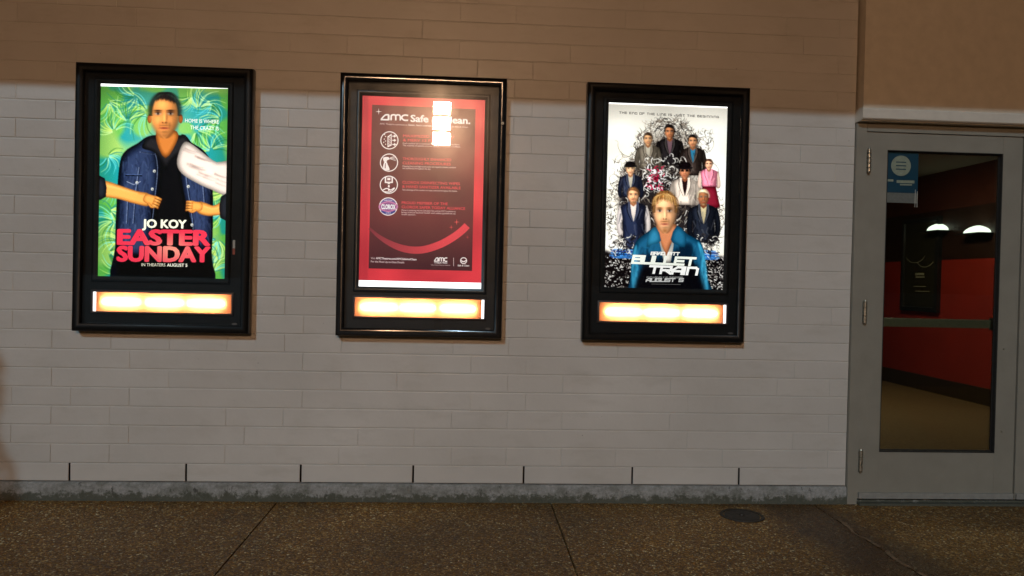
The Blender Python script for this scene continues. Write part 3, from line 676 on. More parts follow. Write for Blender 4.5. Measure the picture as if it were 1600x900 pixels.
    c.poly([(247,200),(244,222),(258,248),(275,224),(276,206)],mixc(SKIN,SKD,.6),3,vol=.5)
    c.ell(233.0,186,3.4,7,SKD,vol=.3); c.ell(281.6,186,3.4,7,SKD,vol=.3)
    c.head(257,182,24,35,(240,158,88),(34,24,20),.35,(60,34,20),-.74,turn=-.05)
    # a pale cloth over the right shoulder and his own forearms folded in front
    c.poly([(360,255),(338,254),(318,240),(300,226),(288,222),(280,236),(276,256),(284,272),(306,286),(330,297),(360,306)],(218,202,190),3,vol=.5,vs=5)
    for k in range(26):
        x=random.uniform(284,345); y=235+(x-284)*.55+random.uniform(-6,26); c.stroke([(x,y),(x+12,y+5),(x+22,y+7)],random.uniform(1.5,4),.6,random.choice([(140,116,106),(236,222,212),(170,148,138)]),3,al=.55,soft=.9)
    c.poly([(153,284),(166,283),(190,291),(214,299),(234,304),(234,322),(212,319),(184,311),(153,305)],SKIN,3,vol=.5,vs=3.5); c.stroke([(158,289),(186,295),(216,303)],3.4,2,SKL,al=.55,soft=.9); hand(c,236,313,11,22)
    c.poly([(360,316),(348,315),(334,322),(322,318),(310,316),(308,332),(324,338),(340,337),(360,336)],SKIN,3,vol=.5,vs=3.5); c.stroke([(352,321),(334,327),(318,323)],3,2,SKL,al=.5,soft=.9); hand(c,305,323,10.5,184,flip=-1)
    # rolled cuffs
    c.poly([(148,278),(164,279),(166,308),(148,310)],(34,36,42),2,vol=.4); c.poly([(345,308),(362,306),(362,342),(344,341)],(34,36,42),2,vol=.4)
    c.finish(a,256,398,blur=.2)
    def gold(x,y): return (252,250,226)
    a.text('HOME IS WHERE',(288.5,191.2),(341.5,193.6),6.0,(250,252,240),.012)
    a.text('THE CRAZY IS',(296.5,202.2),(341.3,204.2),6.0,(250,252,240),.012)
    a.text('JO KOY',(222.5,355.6),(291.5,357.2),13.2,gold,.045)
    def red(x,y): 
        t=math.exp(-(((x-268)/34)**2+((y-392)/16)**2)); return mixc((236,52,78),(250,168,140),t*.9)
    for dx,dy,cc in ((-1.0,.5,(70,8,24)),(0,0,red)):
        a.text('EASTER',(183.4+dx,381.2+dy),(329+dx,383.6+dy),23.5,cc,.055); a.text('SUNDAY',(183+dx,407.2+dy),(329+dx,409.2+dy),23.5,cc,.055)
    a.text('IN THEATERS',(222,415.8),(259,416.4),4.9,(235,230,205),.004); a.text('AUGUST 5',(261.5,416.5),(293.2,417.2),4.9,(250,246,225),.022)
    return a
def sheetC():
    a=Art([(566,149),(758,158),(751,442.5),(561,437)],.661,.996)
    def rd(x,y):
        n=noise.noise(Vector((x*.02,y*.02,1.3))); e=(x-561)/195
        return mixc(mixc((214,52,66),(250,66,78),min(1,max(0,.5+n))),(168,40,56),.45*min(1,max(0,1-abs(y-300)/-1)) if False else (.35 if e<.08 else 0))
    a.grid(556,144,762,448,60,90,rd)
    def mar(x,y):
        n=noise.noise(Vector((x*.018,y*.015,7.7))); c=mixc((98,42,48),(128,52,56),min(1,max(0,.4+n)))
        return mixc(c,(62,26,38),min(.8,max(0,(y-330)/110)))
    # dark field
    pts=[];nx,ny=30,44
    tl,tr,br,bl=(581,163.5),(743,172),(737,424),(576,419)
    f=[];cols=[]
    for j_ in range(ny+1):
        for i in range(nx+1):
            u=i/nx;v=j_/ny
            x=(tl[0]*(1-u)+tr[0]*u)*(1-v)+(bl[0]*(1-u)+br[0]*u)*v; y=(tl[1]*(1-u)+tr[1]*u)*(1-v)+(bl[1]*(1-u)+br[1]*u)*v
            pts.append((x,y)); cols.append(lin(mar(x,y)))
    for j_ in range(ny):
        for i in range(nx): q=j_*(nx+1)+i; f.append((q,q+1,q+nx+2,q+nx+1))
    a.add(pts,f,cols)
    W=(250,236,232)
    def star(x,y,r,c):
        p=[]
        for k in range(8):
            q=r if k%2==0 else r*.16; t=math.pi/4*k; p.append((x+q*math.cos(t),y+q*math.sin(t)))
        a.poly(p,c)
    star(591.3,174.3,5.2,W)
    # amc letters
    def amc(x,y,w_,h,th,c,sl=.033):
        Q=lambda u,v:(x+u*w_,y+u*w_*sl-v*h)
        k=th/2/w_
        a.stroke([Q(.30,.94),Q(.30,0)],th,th,c,1); a.stroke([Q(.02,.08),Q(.30,.08)],th*.8,th*.8,c,1); a.stroke([Q(.03,.08),Q(.12,.60),Q(.20,.90),Q(.31,.93)],th*.75,th*.85,c,4)
        a.stroke([Q(.39,0),Q(.39,.55),Q(.41,.88),Q(.52,.93),Q(.55,.6),Q(.55,0)],th*.85,th*.8,c,4); a.stroke([Q(.55,.6),Q(.58,.9),Q(.68,.92),Q(.71,.6),Q(.71,0)],th*.8,th*.8,c,4)
        a.stroke([Q(.99,.88),Q(.88,.94),Q(.78,.75),Q(.77,.35),Q(.86,.06),Q(.99,.08)],th*.85,th*.85,c,4)
    amc(593.5,187.6,44.5,9.2,3.0,W)
    a.text('Safe & Clean.',(641,190.5),(734.8,195),11.2,W,.035)
    a.text('AMC Theatres continues to',(593,194.6),(636.5,196.9),2.8,(226,196,196),0); a.text('listen, learn and evolve',(638,196.9),(681,199),2.9,(240,220,220),.012); a.text('while keeping it Safe & Clean.',(683,199.1),(732,201.3),2.8,(220,190,190),0)
    RT=(232,74,84)
    hs=[('MAXIMIZED AIR FLOW',"& MERV 13 FILTERS",629.5,214.6,50,['Fresh outdoor air is maximized across our theatres, with filters','The majority of systems are now equipped with MERV 13 filters.']),
        ('THOROUGHLY ENHANCED','CLEANING PROCEDURES',629,250.4,76,['Cleaning focus and high-touch points are regularly cleaned, sanitized','and disinfected throughout the day.']),
        ('CLOROX DISINFECTING WIPES','& HAND SANITIZER AVAILABLE',628.5,287.2,90,['Take advantage of free sanitizer and wipes stationed throughout the theatre.']),
        ('PROUD MEMBER OF THE','CLOROX SAFER TODAY ALLIANCE',627.5,319.0,72,['Clorox is partnering with the Cleveland Clinic and the CDC Foundation to','bring science-backed health and safety guidelines to','theatre operators.'])]
    l2=[66,75,91,99]; lw_=[[88,90],[83,44],[86],[84,84,22]]
    for (t1,t2,x,y,w1,ls),w2,lws in zip(hs,l2,lw_):
        a.text(t1,(x,y),(x+(80 if t1[0]=='M' else w1),y+(80 if t1[0]=='M' else w1)*.036),4.2,RT,.02); a.text(t2,(x-.2,y+6.6),(x+w2,y+6.6+w2*.036),4.2,RT,.02)
        for q,(l,lwid) in enumerate(zip(ls,lws)): a.text(l,(x-.3,y+10.9+q*3.3),(x+lwid,y+10.9+q*3.3+lwid*.034),2.5,(238,206,204),.004)
    cs=[(608.2,219.6),(607.6,254.4),(607.4,289),(606.6,323)]
    for (x,y) in cs[:3]: a.ring(x,y,14.2,1.5,W)
    x,y=cs[0]
    a.poly([(x-3,y-6),(x+3.5,y-10.5),(x+3.5,y+8),(x-3,y+11)],W); a.poly([(x-1.8,y-4.4),(x+2.4,y-7.6),(x+2.4,y+6.6),(x-1.8,y+8.8)],(120,50,54))
    for k in range(5): a.stroke([(x-1.6,y-3+k*2.7),(x+2.2,y-5.4+k*2.7)],.7,.7,W,1)
    for k,(u,v) in enumerate(((-6,-6),(-8,-2),(-6,1),(-9,3),(-6,6),(-7.5,-9))): a.ell(x+u,y+v,.9,.9,W,n=8)
    for v in (-6.5,0,6.5): a.stroke([(x+4.5,y+v),(x+8.5,y+v)],1.6,1.6,W,1); a.poly([(x+7.2,y+v-2.6),(x+11,y+v),(x+7.2,y+v+2.6)],W)
    x,y=cs[1]
    a.poly([(x-9,y-8),(x-1,y-8.6),(x+1,y-5.2),(x-3,y-3.6),(x-3.6,y-1.5),(x-8,y-1.5)],W,2); a.poly([(x-7.4,y-1),(x-3.8,y-1),(x-1.6,y+4),(x+1.2,y+11.4),(x-5,y+11.6),(x-9.5,y+8.5)],W,2); a.stroke([(x-5.6,y+1),(x-6,y+9)],1.2,1.2,(120,50,54),1)
    for v in (-3.6,-1.2,1.2,3.6): a.stroke([(x+1.8,y-6.6+v*.25),(x+10.5,y-6.6+v)],.6,.6,W,1)
    x,y=cs[2]
    a.poly([(x-6.4,y-12),(x+6.4,y-12),(x+6.4,y-2.6),(x-6.4,y-2.6)],W); a.poly([(x-4.2,y-11.6),(x+4.2,y-11.6),(x+4.2,y-4.8),(x-4.2,y-4.8)],(120,50,54)); a.poly([(x-2.4,y-10.4),(x+2.4,y-10.4),(x+2.4,y-7),(x-2.4,y-7)],W); a.stroke([(x-2,y-1.6),(x+2,y-1.6)],1.4,1.4,W,1)
    a.ell(x,y+2.4,1.5,2.1,W); a.stroke([(x-9.5,y+8.6),(x-4,y+5.8),(x+1,y+7.4),(x-1,y+8.6),(x+4,y+7.8),(x+9,y+4.6)],1.8,1.6,W); a.stroke([(x-8,y+10.6),(x,y+11.4),(x+5,y+9.6),(x+9.4,y+5.4)],1.6,1.4,W)
    x,y=cs[3]
    a.ell(x,y,14.6,14.2,W,n=40); a.ell(x,y,13.2,12.8,(104,84,146),n=40); a.poly([(x-11.2,y+6.4),(x+11.2,y+6.4),(x+7,y+11),(x,y+12.8),(x-7,y+11)],(58,62,138),2)
    a.poly([(x-15.4,y+.4),(x-12,y-4.6),(x,y-8.6),(x+12,y-4.6),(x+15.4,y+.4),(x+12,y+5),(x,y+8.8),(x-12,y+5)],(206,126,170),2); a.poly([(x-13,y+.2),(x-9.6,y-3.6),(x,y-6.8),(x+9.6,y-3.6),(x+13,y+.2),(x+9.6,y+4),(x,y+7),(x-9.6,y+4)],(150,84,140),2)
    a.text('CLOROX',(x-11,y+3.6),(x+11.2,y+4.4),7.4,(252,250,250),.05); a.text('SAFER TODAY',(x-6.5,y-8.6),(x+6.5,y-8.2),2.2,(240,230,245),.01); a.text('ALLIANCE',(x-4,y+10.9),(x+4,y+11),2.0,(240,230,245),.01)
    # sweeping arc and sparks
    P=[]
    import math as _m
    arc=[(577,356.5,3.5),(590,368,5.5),(606,378.5,8),(625,387,10.2),(645,391,11),(665,389.8,11.2),(688,382.4,11.4),(708,371.5,11.4),(722,361,11.2),(729.5,353.6,11)]
    q=[];f=[];cols=[]
    sm=smooth_open(arc,5)
    for i,(x,y,wd) in enumerate(sm):
        b0=sm[max(i-1,0)];b1=sm[min(i+1,len(sm)-1)]; dx,dy=b1[0]-b0[0],b1[1]-b0[1]; L=math.hypot(dx,dy)
        q += [(x-dy/L*wd/2,y+dx/L*wd/2),(x+dy/L*wd/2,y-dx/L*wd/2)]; t=i/(len(sm)-1); cc=lin(mixc((128,48,60),(240,74,84),min(1,t*1.5))); cols+=[cc,cc]
        if i<len(sm)-1: f.append((2*i,2*i+1,2*i+3,2*i+2))
    a.add(q,f,cols)
    star(713.3,348,5.0,(240,96,92)); star(704.8,356,4.0,(224,80,80)); star(730,371.6,3.2,(196,66,72))
    a.text('Visit',(579.6,404.4),(586.2,404.6),3.2,(235,205,205),.006); a.text('AMCTheatres.com/AMCSafeAndClean',(587.4,404.6),(650.6,407),3.2,(246,226,226),.03); a.text('For the Most Up-to-Date Details',(579.6,409.6),(631.6,411.6),3.2,(232,200,200),.01)
    amc(677.8,408.8,21,6.0,2.0,W,.02); a.text('THEATRES',(678,411.9),(698.6,412.3),2.4,W,.02); a.text('We Make Movies Better',(673.2,415),(703.4,415.6),1.5,(225,195,195),0)
    a.stroke([(708.4,403.4),(708.4,416.4)],.7,.7,(230,200,200),1)
    a.ring(724,408,5.4,1.4,W,ry=5.2); a.stroke([(719.6,407.6),(724,409.6),(729,407)],1.8,1.8,W,3); a.text('Safe & Clean',(714.8,416.6),(732.6,417),2.8,W,.02)
    return a
def sheetR():
    a=Art([(952,161),(1138,167),(1128,455),(942,451)],.667,1.025)
    c=Raster(936,154,1144,462)
    def bg(X,Y):
        n=vnoise(X,Y,.03,7); o=np.ones(X.shape+(3,))*np.array((232,227,214.)); o=o+(n*22)[...,None]; t=np.clip((200-Y)/45,0,1)[...,None]; return np.clip(o*(1-t)+np.array((188,183,172.))*t,0,252)
    c.field(bg)
    random.seed(12)
    inks=[(30,27,28),(62,55,50),(104,92,82),(150,138,124),(232,226,216),(14,12,14)]
    def curl(x,y,L,th,b,w0,col,al=.85):
        p=[]
        for q in range(5): p.append((x,y)); x+=L*math.cos(th)/4; y+=L*math.sin(th)/4; th+=b/2.6
        c.stroke(p,w0,.3,col,2,al=al)
    def swirl(cx,cy,rx,ry,n,L0,L1,w_,seq=None):
        for k in range(n):
            t=random.uniform(0,6.283); r=random.random()**.55; x=cx+rx*r*math.cos(t); y=cy+ry*r*math.sin(t)
            curl(x,y,random.uniform(L0,L1),math.atan2(y-cy,x-cx)+random.choice([1,-1])*random.uniform(.7,1.9),random.uniform(-2.4,2.4),random.uniform(.7,w_),random.choice((inks[:4] if r>.82 else inks) if not seq else seq))
    c.poly([(1000,250),(1006,225),(1024,208),(1046,202),(1072,210),(1088,228),(1096,262),(1100,330),(1104,380),(1040,400),(980,390),(964,330),(972,280)],(122,112,102),4,al=.55,soft=5)
    c.poly([(974,266),(990,250),(1010,262),(1060,262),(1084,290),(1098,340),(1100,372),(1040,380),(975,365),(968,320)],(32,28,30),4,al=.9,soft=3)
    swirl(1045,232,52,46,800,7,15,1.6); swirl(1040,300,72,84,900,6,14,1.9); swirl(984,262,26,20,90,7,16,1.5); swirl(968,330,22,50,260,6,13,1.5); swirl(1110,340,20,54,260,6,13,1.5); swirl(1100,220,14,18,50,6,12,1.2,inks[:4])
    for p in ([(986,246),(972,240),(966,230),(966,222),(961,220)],[(1100,240),(1112,234),(1116,222),(1110,212)],[(968,300),(956,292),(952,278),(960,272),(968,278)],[(946,330),(942,316),(950,304),(960,300)],[(1112,252),(1122,262),(1124,278),(1120,284)]): c.stroke(p,1.1,.6,(130,124,112),al=.8)
    c.poly([(936,394),(958,398),(975,394),(1000,400),(1100,400),(1118,400),(1142,410),(1142,470),(932,470)],(20,17,20),2,soft=2)
    for k in range(520):
        x=random.choice([random.uniform(940,992),random.uniform(1094,1130)]); y=random.uniform(398,456); L=random.uniform(1.2,4.5); t=random.uniform(-1.3,1.3)
        c.stroke([(x,y),(x+L*math.cos(t),y+L*math.sin(t))],random.uniform(.6,1.9),.5,random.choice([(225,220,212),(240,236,230),(170,164,158),(90,84,82),(14,12,14)]),1)
    for k in range(26):
        y=389+k*.55; cc=random.choice([(30,96,180),(80,150,216),(16,50,120),(186,210,228)]); c.stroke([(950+random.uniform(0,10),y),(980,y+.6),(1004,y+1.5)],1.0,.8,cc,1,al=.8); c.stroke([(1076,y+2),(1100,y+2),(1124-random.uniform(0,10),y+3)],1.0,.8,cc,1,al=.8)
    def fig(cx,ty,s,coat,shirt,skin,hair,ht,**k): ty-=s*.12; fig0(cx,ty,s*1.22,coat,shirt,skin,hair,ht,**k)
    def fig0(cx,ty,s,coat,shirt,skin,hair,ht,hat=None,skirt=None,beard=0,sleeves=None,lean=0,glasses=False,side=1):
        dk=mixc(coat,(0,0,0),.55); lt=mixc(coat,(255,244,226),.35)
        for sg in (-1,1): c.stroke([(cx+sg*s*.80,ty+s*1.32),(cx+sg*s*1.0,ty+s*2.0),(cx+sg*s*1.08,ty+s*2.9),(cx+sg*s*.85,min(ty+s*3.7,ht))],s*.50,s*.36,sleeves or mixc(coat,dk,.35),vol=.4)
        c.poly([(cx-s*.98,ty+s*1.36),(cx-s*.80,ty+s*1.20),(cx-s*.30,ty+s*1.0),(cx+s*.30,ty+s*1.0),(cx+s*.80,ty+s*1.20),(cx+s*.98,ty+s*1.36),(cx+s*.80,ty+s*2.4),(cx+s*.84,ht),(cx-s*.84,ht),(cx-s*.80,ty+s*2.4)],coat,0,vol=.5,vs=s*.2)
        c.poly([(cx+s*.3,ty+s*1.3),(cx+s*.9,ty+s*1.5),(cx+s*.9,ht),(cx+s*.35,ht)],dk,2,al=.55,soft=1)
        c.poly([(cx-s*.26,ty+s*.98),(cx+s*.26,ty+s*.98),(cx+s*.15,ty+s*1.9),(cx,ty+s*2.5),(cx-s*.15,ty+s*1.9)],shirt,vol=.2)
        for sg in (-1,1): c.stroke([(cx+sg*s*.30,ty+s*1.0),(cx+sg*s*.36,ty+s*1.6),(cx+sg*s*.08,ty+s*2.4)],s*.22,s*.06,mixc(coat,lt,.45)); c.stroke([(cx+sg*s*.44,ty+s*1.1),(cx+sg*s*.46,ty+s*1.7),(cx+sg*s*.12,ty+s*2.5)],s*.10,s*.04,dk,al=.8)
        for k in range(16): x=cx+random.uniform(-1,1)*s; y=ty+s*random.uniform(1.4,3.6); c.stroke([(x,y),(x+random.uniform(-.2,.2)*s,y+s*.4),(x+random.uniform(-.3,.3)*s,y+s*.8)],s*.13,s*.04,random.choice([dk,dk,lt]),1,al=.35,soft=.4)
        c.poly([(cx-s*.2,ty+s*.8),(cx+s*.2,ty+s*.8),(cx+s*.24,ty+s*1.15),(cx,ty+s*1.35),(cx-s*.24,ty+s*1.15)],mixc(skin,(70,30,14),.45))
        c.head(cx,ty+s*.52,s*.44,s*.60,skin,hair,beard,mixc(hair,(30,20,10),.3),side=side,glasses=glasses)
        if hat: c.ell(cx,ty+s*.20,s*.66,s*.15,mixc(hat,(60,60,60),.2)); c.poly([(cx-s*.44,ty+s*.2),(cx-s*.38,ty-s*.22),(cx+s*.38,ty-s*.22),(cx+s*.44,ty+s*.2)],hat,2,vol=.3)
        if skirt: c.poly([(cx-s*.75,ht-1),(cx+s*.75,ht-1),(cx+s*1.25,ht+s*2.3),(cx-s*1.2,ht+s*2.3)],skirt,vol=.4); 
    fig(1047,199,15,(34,31,33),(132,104,112),(196,132,92),(22,16,16),258,side=1.5)
    fig(1013,211,13.5,(118,108,94),(210,200,180),(206,158,116),(56,42,32),264)
    fig(1083,214,14,(52,42,38),(60,136,170),(200,144,104),(24,20,20),274,beard=.4)
    for k in range(150): curl(random.uniform(1006,1072),random.uniform(244,302),random.uniform(7,15),random.uniform(0,6.28),random.uniform(-3,3),1.9,random.choice([(26,24,26),(210,204,194),(70,64,62),(240,236,228),(26,24,26)]))
    for k in range(60): curl(random.uniform(1010,1036),random.uniform(262,296),random.uniform(6,12),random.uniform(0,6.28),random.uniform(-3,3),2.6,random.choice([(176,24,64),(200,40,84),(240,236,236),(244,240,240),(120,14,40)]))
    fig(985,258,13,(34,42,62),(206,196,176),(226,176,136),(190,160,110),308,hat=(20,20,24))
    fig(1070,260,16,(226,208,192),(44,28,28),(190,128,94),(24,18,18),320,hat=(24,18,22),glasses=True)
    fig(1108,251,11.5,(240,138,162),(244,166,182),(228,172,138),(70,42,28),292,skirt=(116,24,42),sleeves=(238,210,190))
    fig(989,297,17,(32,40,64),(236,222,212),(226,168,126),(120,82,50),390,beard=.8,sleeves=(230,218,212))
    fig(1099,300,17,(30,35,46),(204,188,148),(150,98,68),(210,192,156),380,beard=.6)
    for k in range(190): curl(random.choice([random.uniform(952,1002),random.uniform(1082,1124)]),random.uniform(368,400),random.uniform(6,12),random.uniform(0,6.28),random.uniform(-3,3),1.8,random.choice([(26,24,26),(225,220,210),(56,52,52),(26,24,26)]))
    te=(22,84,116); td=(6,28,44); tl_=(84,184,220)
    c.poly([(1020,358),(1006,366),(992,378),(986,400),(984,430),(988,470),(1106,470),(1102,430),(1100,400),(1094,378),(1074,366),(1060,356)],te,4,vol=.55,vs=6)
    c.poly([(1040,400),(1060,384),(1080,380),(1086,410),(1088,470),(1004,470),(1000,420),(1006,396)],td,4,al=.85,soft=3)
    c.poly([(993,382),(986,402),(985,440),(990,458),(995,430),(995,400)],tl_,3,al=.6,soft=1); c.poly([(1089,378),(1096,386),(1102,410),(1105,452),(1097,458),(1093,430),(1095,404)],tl_,3,al=.75,soft=1)
    for k in range(150):
        x=random.uniform(990,1100); y=random.uniform(380,446); dx=random.uniform(-6,6); c.stroke([(x,y),(x+dx*.5,y+8),(x+dx,y+18)],random.uniform(1,3.6),.4,random.choice([td,td,mixc(te,tl_,.6)]),2,al=.25,soft=.8)
    c.poly([(1026,350),(1025,366),(1034,392),(1040,406),(1046,384),(1056,366),(1056,350)],(196,124,84),2,vol=.5)
    c.poly([(1029,370),(1040,400),(1052,368),(1050,392),(1042,424),(1034,400)],(232,226,214),2,vol=.3)
    c.poly([(1024,354),(1013,364),(1009,386),(1018,382),(1032,376)],mixc(te,tl_,.4),2,vol=.4); c.poly([(1057,352),(1071,366),(1069,386),(1056,382),(1047,374)],mixc(te,tl_,.15),2,vol=.4)
    c.head(1038.5,333,18.5,32,(246,186,138),(150,104,58),.85,(138,88,50),-.68,turn=-.04)
    for k in range(70): x=1021+random.random()*36; c.stroke([(1040+random.uniform(-6,6),303),(x,305+abs(x-1038)*.2),(x+(x-1038)*.2,314+abs(x-1038)*.5)],1.3,.4,random.choice([(240,204,140),(140,94,48),(206,160,100),(110,72,36)]),3,al=.6)
    c.poly([(1000,424),(1020,412),(1080,410),(1092,430),(1096,470),(994,470)],(12,13,17),3,al=.9,soft=3)
    c.finish(a,256,394,blur=.15)
    block(a,'THE END OF THE LINE IS JUST THE BEGINNING',(968.5,178.2),(1124,184.6),3.6,.75,(84,78,74),0,.55)
    block(a,'BRAD PITT',(1015.4,398.4),(1059.5,399.2),5.4,1.35,(246,244,236),.22,.28)
    block(a,'BULLET',(986,412.2),(1082.5,415.8),14.2,3.6,(244,248,236),.22,.22)
    block(a,'TRAIN',(1012,427.4),(1086.4,430.4),13.6,3.5,(250,250,246),.22,.22)
    block(a,'EXCLUSIVELY IN THEATERS',(1008.6,434.4),(1064.6,434.8),2.6,.5,(150,150,148),.2,.4)
    block(a,'AUGUST 5',(1007.6,440.4),(1065,440.4),6.0,1.5,(198,198,196),.22,.25)
    a.stroke([(1016,443.6),(1062,444.4)],.5,.5,(110,108,106),1)
    return a
aL=sheetL(); o=aL.build('poster',M['printL'],(.147,-.0325,1.096)); tag(o,'green leafy film poster of a man in a denim jacket, EASTER SUNDAY in red letters','poster')
aC=sheetC(); o=aC.build('poster',M['printC'],(1.517,-.0325,1.113)); tag(o,'red and maroon amc Safe & Clean notice hung in the middle case','poster')
aR=sheetR(); o=aR.build('poster',M['printR'],(2.858,-.0325,1.096)); tag(o,'white film poster with a crowd of figures, BULLET TRAIN in white letters','poster')
for prt,x0,x1,za,zb,par in (('bare_diffuser',.147,.806,2.1215,2.1295,c1),('bare_diffuser',2.858,3.525,2.1215,2.1255,c3),('bare_diffuser',1.517,2.180,1.0735,1.1125,c2)):
    s=MB()
    if par is c1: s.rings([[(.148,y,2.1075),(.7,y,2.1165),(.805,y,2.1190),(.805,y,2.1205),(.148,y,2.1205)] for y in (-.0360,-.0350)],caps=True)
    elif par is c3: s.box(2.859,3.524,-.0360,-.0350,2.1150,2.1205)
    else: s.box(x0,x1,-.0325,-.031,za,zb)
    q=s.build(prt,M['white_e'],None); q.parent=par; q.location=-par.location
s=MB(); s.box(.760,.7785,-.0372,-.0362,.10,.10); 
# painted reflection on the left case's mat, white over red
lb=NG('red_white_reflection'); cc=lb.ramp(lb.noise(1),[(0,(.7,.7,.65)),(1,(.75,.72,.66))]); 
lm=[simple('white_reflection',(.62,.58,.52),.5),simple('red_reflection',(.5,.10,.06),.5)]
s=MB(); s.box(.846,.858,-.0372,-.0362,1.268,1.312); s.mi=1; s.box(.846,.858,-.0372,-.0362,1.235,1.2675)
q=s.build('painted_reflection',lm,None); q.parent=c1; q.location=-c1.location

# ------------------------------------------------------------------ lobby behind the doors
RX=7.65
fl=MB().quad((3.2,.20,GZ+.002),(RX,.20,GZ+.002),(RX,13,GZ+.002),(3.2,13,GZ+.002)); fl.quad((4.28,.10,GZ+.002),(6.26,.10,GZ+.002),(6.26,.2,GZ+.002),(4.28,.2,GZ+.002)); tag(fl.build('lobby_floor',M['lfloor'],normals=False),kind='structure')
ce=MB().box(3.2,RX,.2,13,2.52,2.6).build('lobby_ceiling',M['ceil']); tag(ce,kind='structure')
lw=thing('lobby_wall','red lobby side wall with a dark upper band, seen through the door glass','wall',(RX,.2,GZ))
MB().box(0,.12,0,12.8,0,1.575).build('red_panel',M['red'],lw)
MB().box(.001,.12,0,12.8,1.576,2.16).build('dark_band',M['darkband'],lw)  # wall colour steps darker above the red panel
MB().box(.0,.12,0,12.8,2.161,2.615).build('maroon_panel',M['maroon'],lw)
MB().box(-.015,-.001,0,12.8,.0,.185).build('skirting',M['base'],lw)
bw=MB().box(3.2,RX,13,13.1,GZ,2.6).build('lobby_end_wall',M['lw']); tag(bw,'dark end wall at the far end of the lobby','wall')
bw=MB().box(3.1,3.2,.2,13,GZ,2.6).build('lobby_left_wall',M['lw']); tag(bw,'dark left wall inside the lobby','wall')
bw=MB().box(3.1,8.2,.185,.2,2.6,3.17).build('lobby_front_bulkhead',M['lw']); tag(bw,'dark bulkhead inside above the doors','wall')
# framed notice on the red wall
fn=thing('framed_notice','dark framed notice hanging on the red lobby wall','frame',(RX,4.66,.80))
s=MB(); s.rings([[(x,y,z) for (y,z) in ((-.37+i,0.06+i),(.37-i,0.06+i),(.37-i,1.2-i),(-.37+i,1.2-i))] for i,x in ((0,-.001),(0,-.05),(.05,-.055),(.06,-.03))]); s.build('frame',M['satin'],fn)
s=MB(); s.box(-.029,-.02,-.31,.31,.12,1.14); s.build('dark_sheet',simple('dark_notice_sheet',(.03,.028,.018),.4),fn)
gl_=simple('faint_print',(.30,.30,.22),.6)
s=MB()
for z,a,b,h in ((.30,-.2,.08,.012),(.36,-.13,.12,.010),(.47,-.10,.08,.02),(.50,-.09,.09,.03)): s.box(-.0305,-.0295,a,b,z,z+h)
for cy,cz,r in ((.1,.78,.2),(-.1,.70,.16)):
    for k in range(9):
        a0=R(200+15*k); a1=R(200+15*(k+1)); P=lambda a,rr:(-.0305,cy+math.cos(a)*rr,cz+math.sin(a)*rr*.6)
        s.quad(P(a0,r),P(a1,r),P(a1,r+.012),P(a0,r+.012))
s.build('faint_lettering',gl_,fn,normals=False)
# two dome shaped wall lights
for y,z,wd,lab in ((4.33,1.825,.165,'glowing dome wall light in the lobby, left one of two'),(3.66,1.755,.20,'glowing dome wall light in the lobby, right one of two')):
    t=thing('wall_light',lab,'wall light',(RX,y,z),'dome wall lights in the lobby')
    s=MB(); n=14; rr=[]
    for k in range(7):
        a=k/6*math.pi/2; r=math.cos(a); rr.append([(-.14*r*math.sin(q),-wd*.9*r**1.8*math.cos(q),.085*math.sin(a)) for q in [math.pi*i/n for i in range(n+1)]])
    s.rings(rr,close=False); s.f.append(tuple(range(n+1))); s.m.append(0); s.build('dome',M['sconce_e'],t,smooth=60)
    s=MB(); s.box(-.16,.0,-wd-.01,wd+.01,-.014,-.003); s.build('base_plate',M['satin'],t)
t=thing('lobby_fill_light','added square light panel out of view, brightening the lobby','ceiling light',(6.1,3.2,2.52))  # unseen panel added to light the lobby
MB().box(-.3,.3,-.3,.3,-.02,-.002).build('diffuser',M['lob_fill_e'],t); MB().frame(-.32,.32,-.32,.32,[(0,-.002),(0,-.03),(.02,-.03),(.02,-.002)])

# blue notice on the door glass
nb=simple('blue_notice_paper',(.003,.040,.072),.5,nscale=8,var=.1); nw=simple('pale_notice_print',(.22,.26,.20),.6); ngl=simple('grey_notice_print',(.12,.13,.12),.6)
nf=MB(); nf.box(4.4625,4.655,.0035,.0045,1.680,1.9095); nf.mi=1
nf.cyl((4.553,.0035,1.833),(4.553,.0030,1.833),.058,.058,32); nf.mi=2
nf.box(4.4625,4.655,.0035,.0045,1.622,1.679); nf.mi=1
for a,b,z,h in ((4.475,4.51,1.742,.012),(4.53,4.635,1.735,.016),(4.55,4.62,1.722,.008)): nf.box(a,b,.0030,.0034,z,z+h)
for q in (-.02,0,.02): nf.mi=0; nf.box(4.553-.03,4.553+.03,.0026,.0029,1.833+q-.003,1.833+q+.003)
nt_=nf.build('notice',[nb,nw,ngl],None); nt_.parent=d1; nt_.location=(-4.3385,0,-GZ)
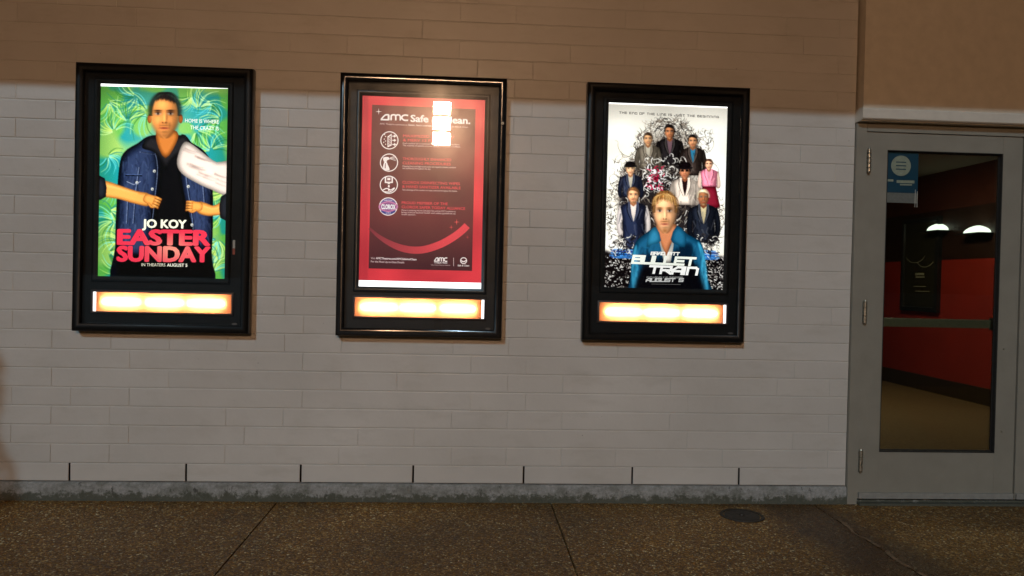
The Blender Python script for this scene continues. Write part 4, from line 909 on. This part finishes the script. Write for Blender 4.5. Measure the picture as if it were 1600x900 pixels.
tp=MB().box(4.640,4.6425,.0022,.0032,1.60,1.70).box(4.652,4.655,.0022,.0032,1.60,1.69).build('tape',simple('clear_tape',(.5,.5,.45),.15),None); tp.parent=d1; tp.location=(-4.3385,0,-GZ)

# ------------------------------------------------------------------ lamp on a column behind the camera: it lights the wall and mirrors in the middle glass
FY=-10.0; FS=10.0/6.0*1.03
import math as _mm
t=thing('column_light','bright three part lamp on a slender post opposite the brick wall','lamp',(1.55,FY,3.625))
MB().box(-.15,.15,.0,-.04,-.02,.87).build('back_plate',M['satin'],t)
MB().box(-.07,.07,-.18,-.045,-3.745,.8).build('post',M['satin'],t)
for k in range(3):
    s=MB(); za=.004+.285*k; n=12
    s.rings([[(-.165*math.cos(math.pi*i/n),.002+.07*math.sin(math.pi*i/n),z) for i in range(n+1)] for z in (za,za+.235)],close=True,caps=True)
    s.build('lens',M['tube_e'],t)
# unseen potted shrub, added at the left to cast the wall's edge shadow
sh=thing('added_shrub','added tall potted shrub out of view on the left, casting a shadow on the wall','shrub',(-1.90,-3.0,GZ))
s=MB(); s.lathe((0,0,0),(0,0,1),[(0,0),(.16,0),(.20,.32),(.215,.32),(.215,.36),(.18,.36),(.17,.30),(0,.30)],24); s.build('pot',M['conc'],sh,smooth=40)
s=MB(); s.cyl((0,0,.29),(0.01,0,2.0),.018,.012,8); s.build('stem',simple('bark',(.10,.06,.03),.9),sh)
random.seed(9); s=MB()
for k in range(3000):
    a=random.uniform(0,6.283); h=random.uniform(.42,2.95); rr=(.36*(1-((h-.9)/2.3)**2 if h>.9 else 1)-.04*math.sin(h*9))*random.uniform(.3,1.05)**.5
    c=Vector((rr*math.cos(a),rr*math.sin(a),h)); d=Vector((random.gauss(0,1),random.gauss(0,1),random.gauss(0,1))).normalized(); e=d.orthogonal().normalized()
    L=random.uniform(.025,.045); s.quad(tuple(c-d*L),tuple(c+e*L*.4),tuple(c+d*L),tuple(c-e*L*.4))
s.build('foliage',simple('shrub_leaf',(.05,.09,.03),.5,nscale=20,var=.4),sh,normals=False)
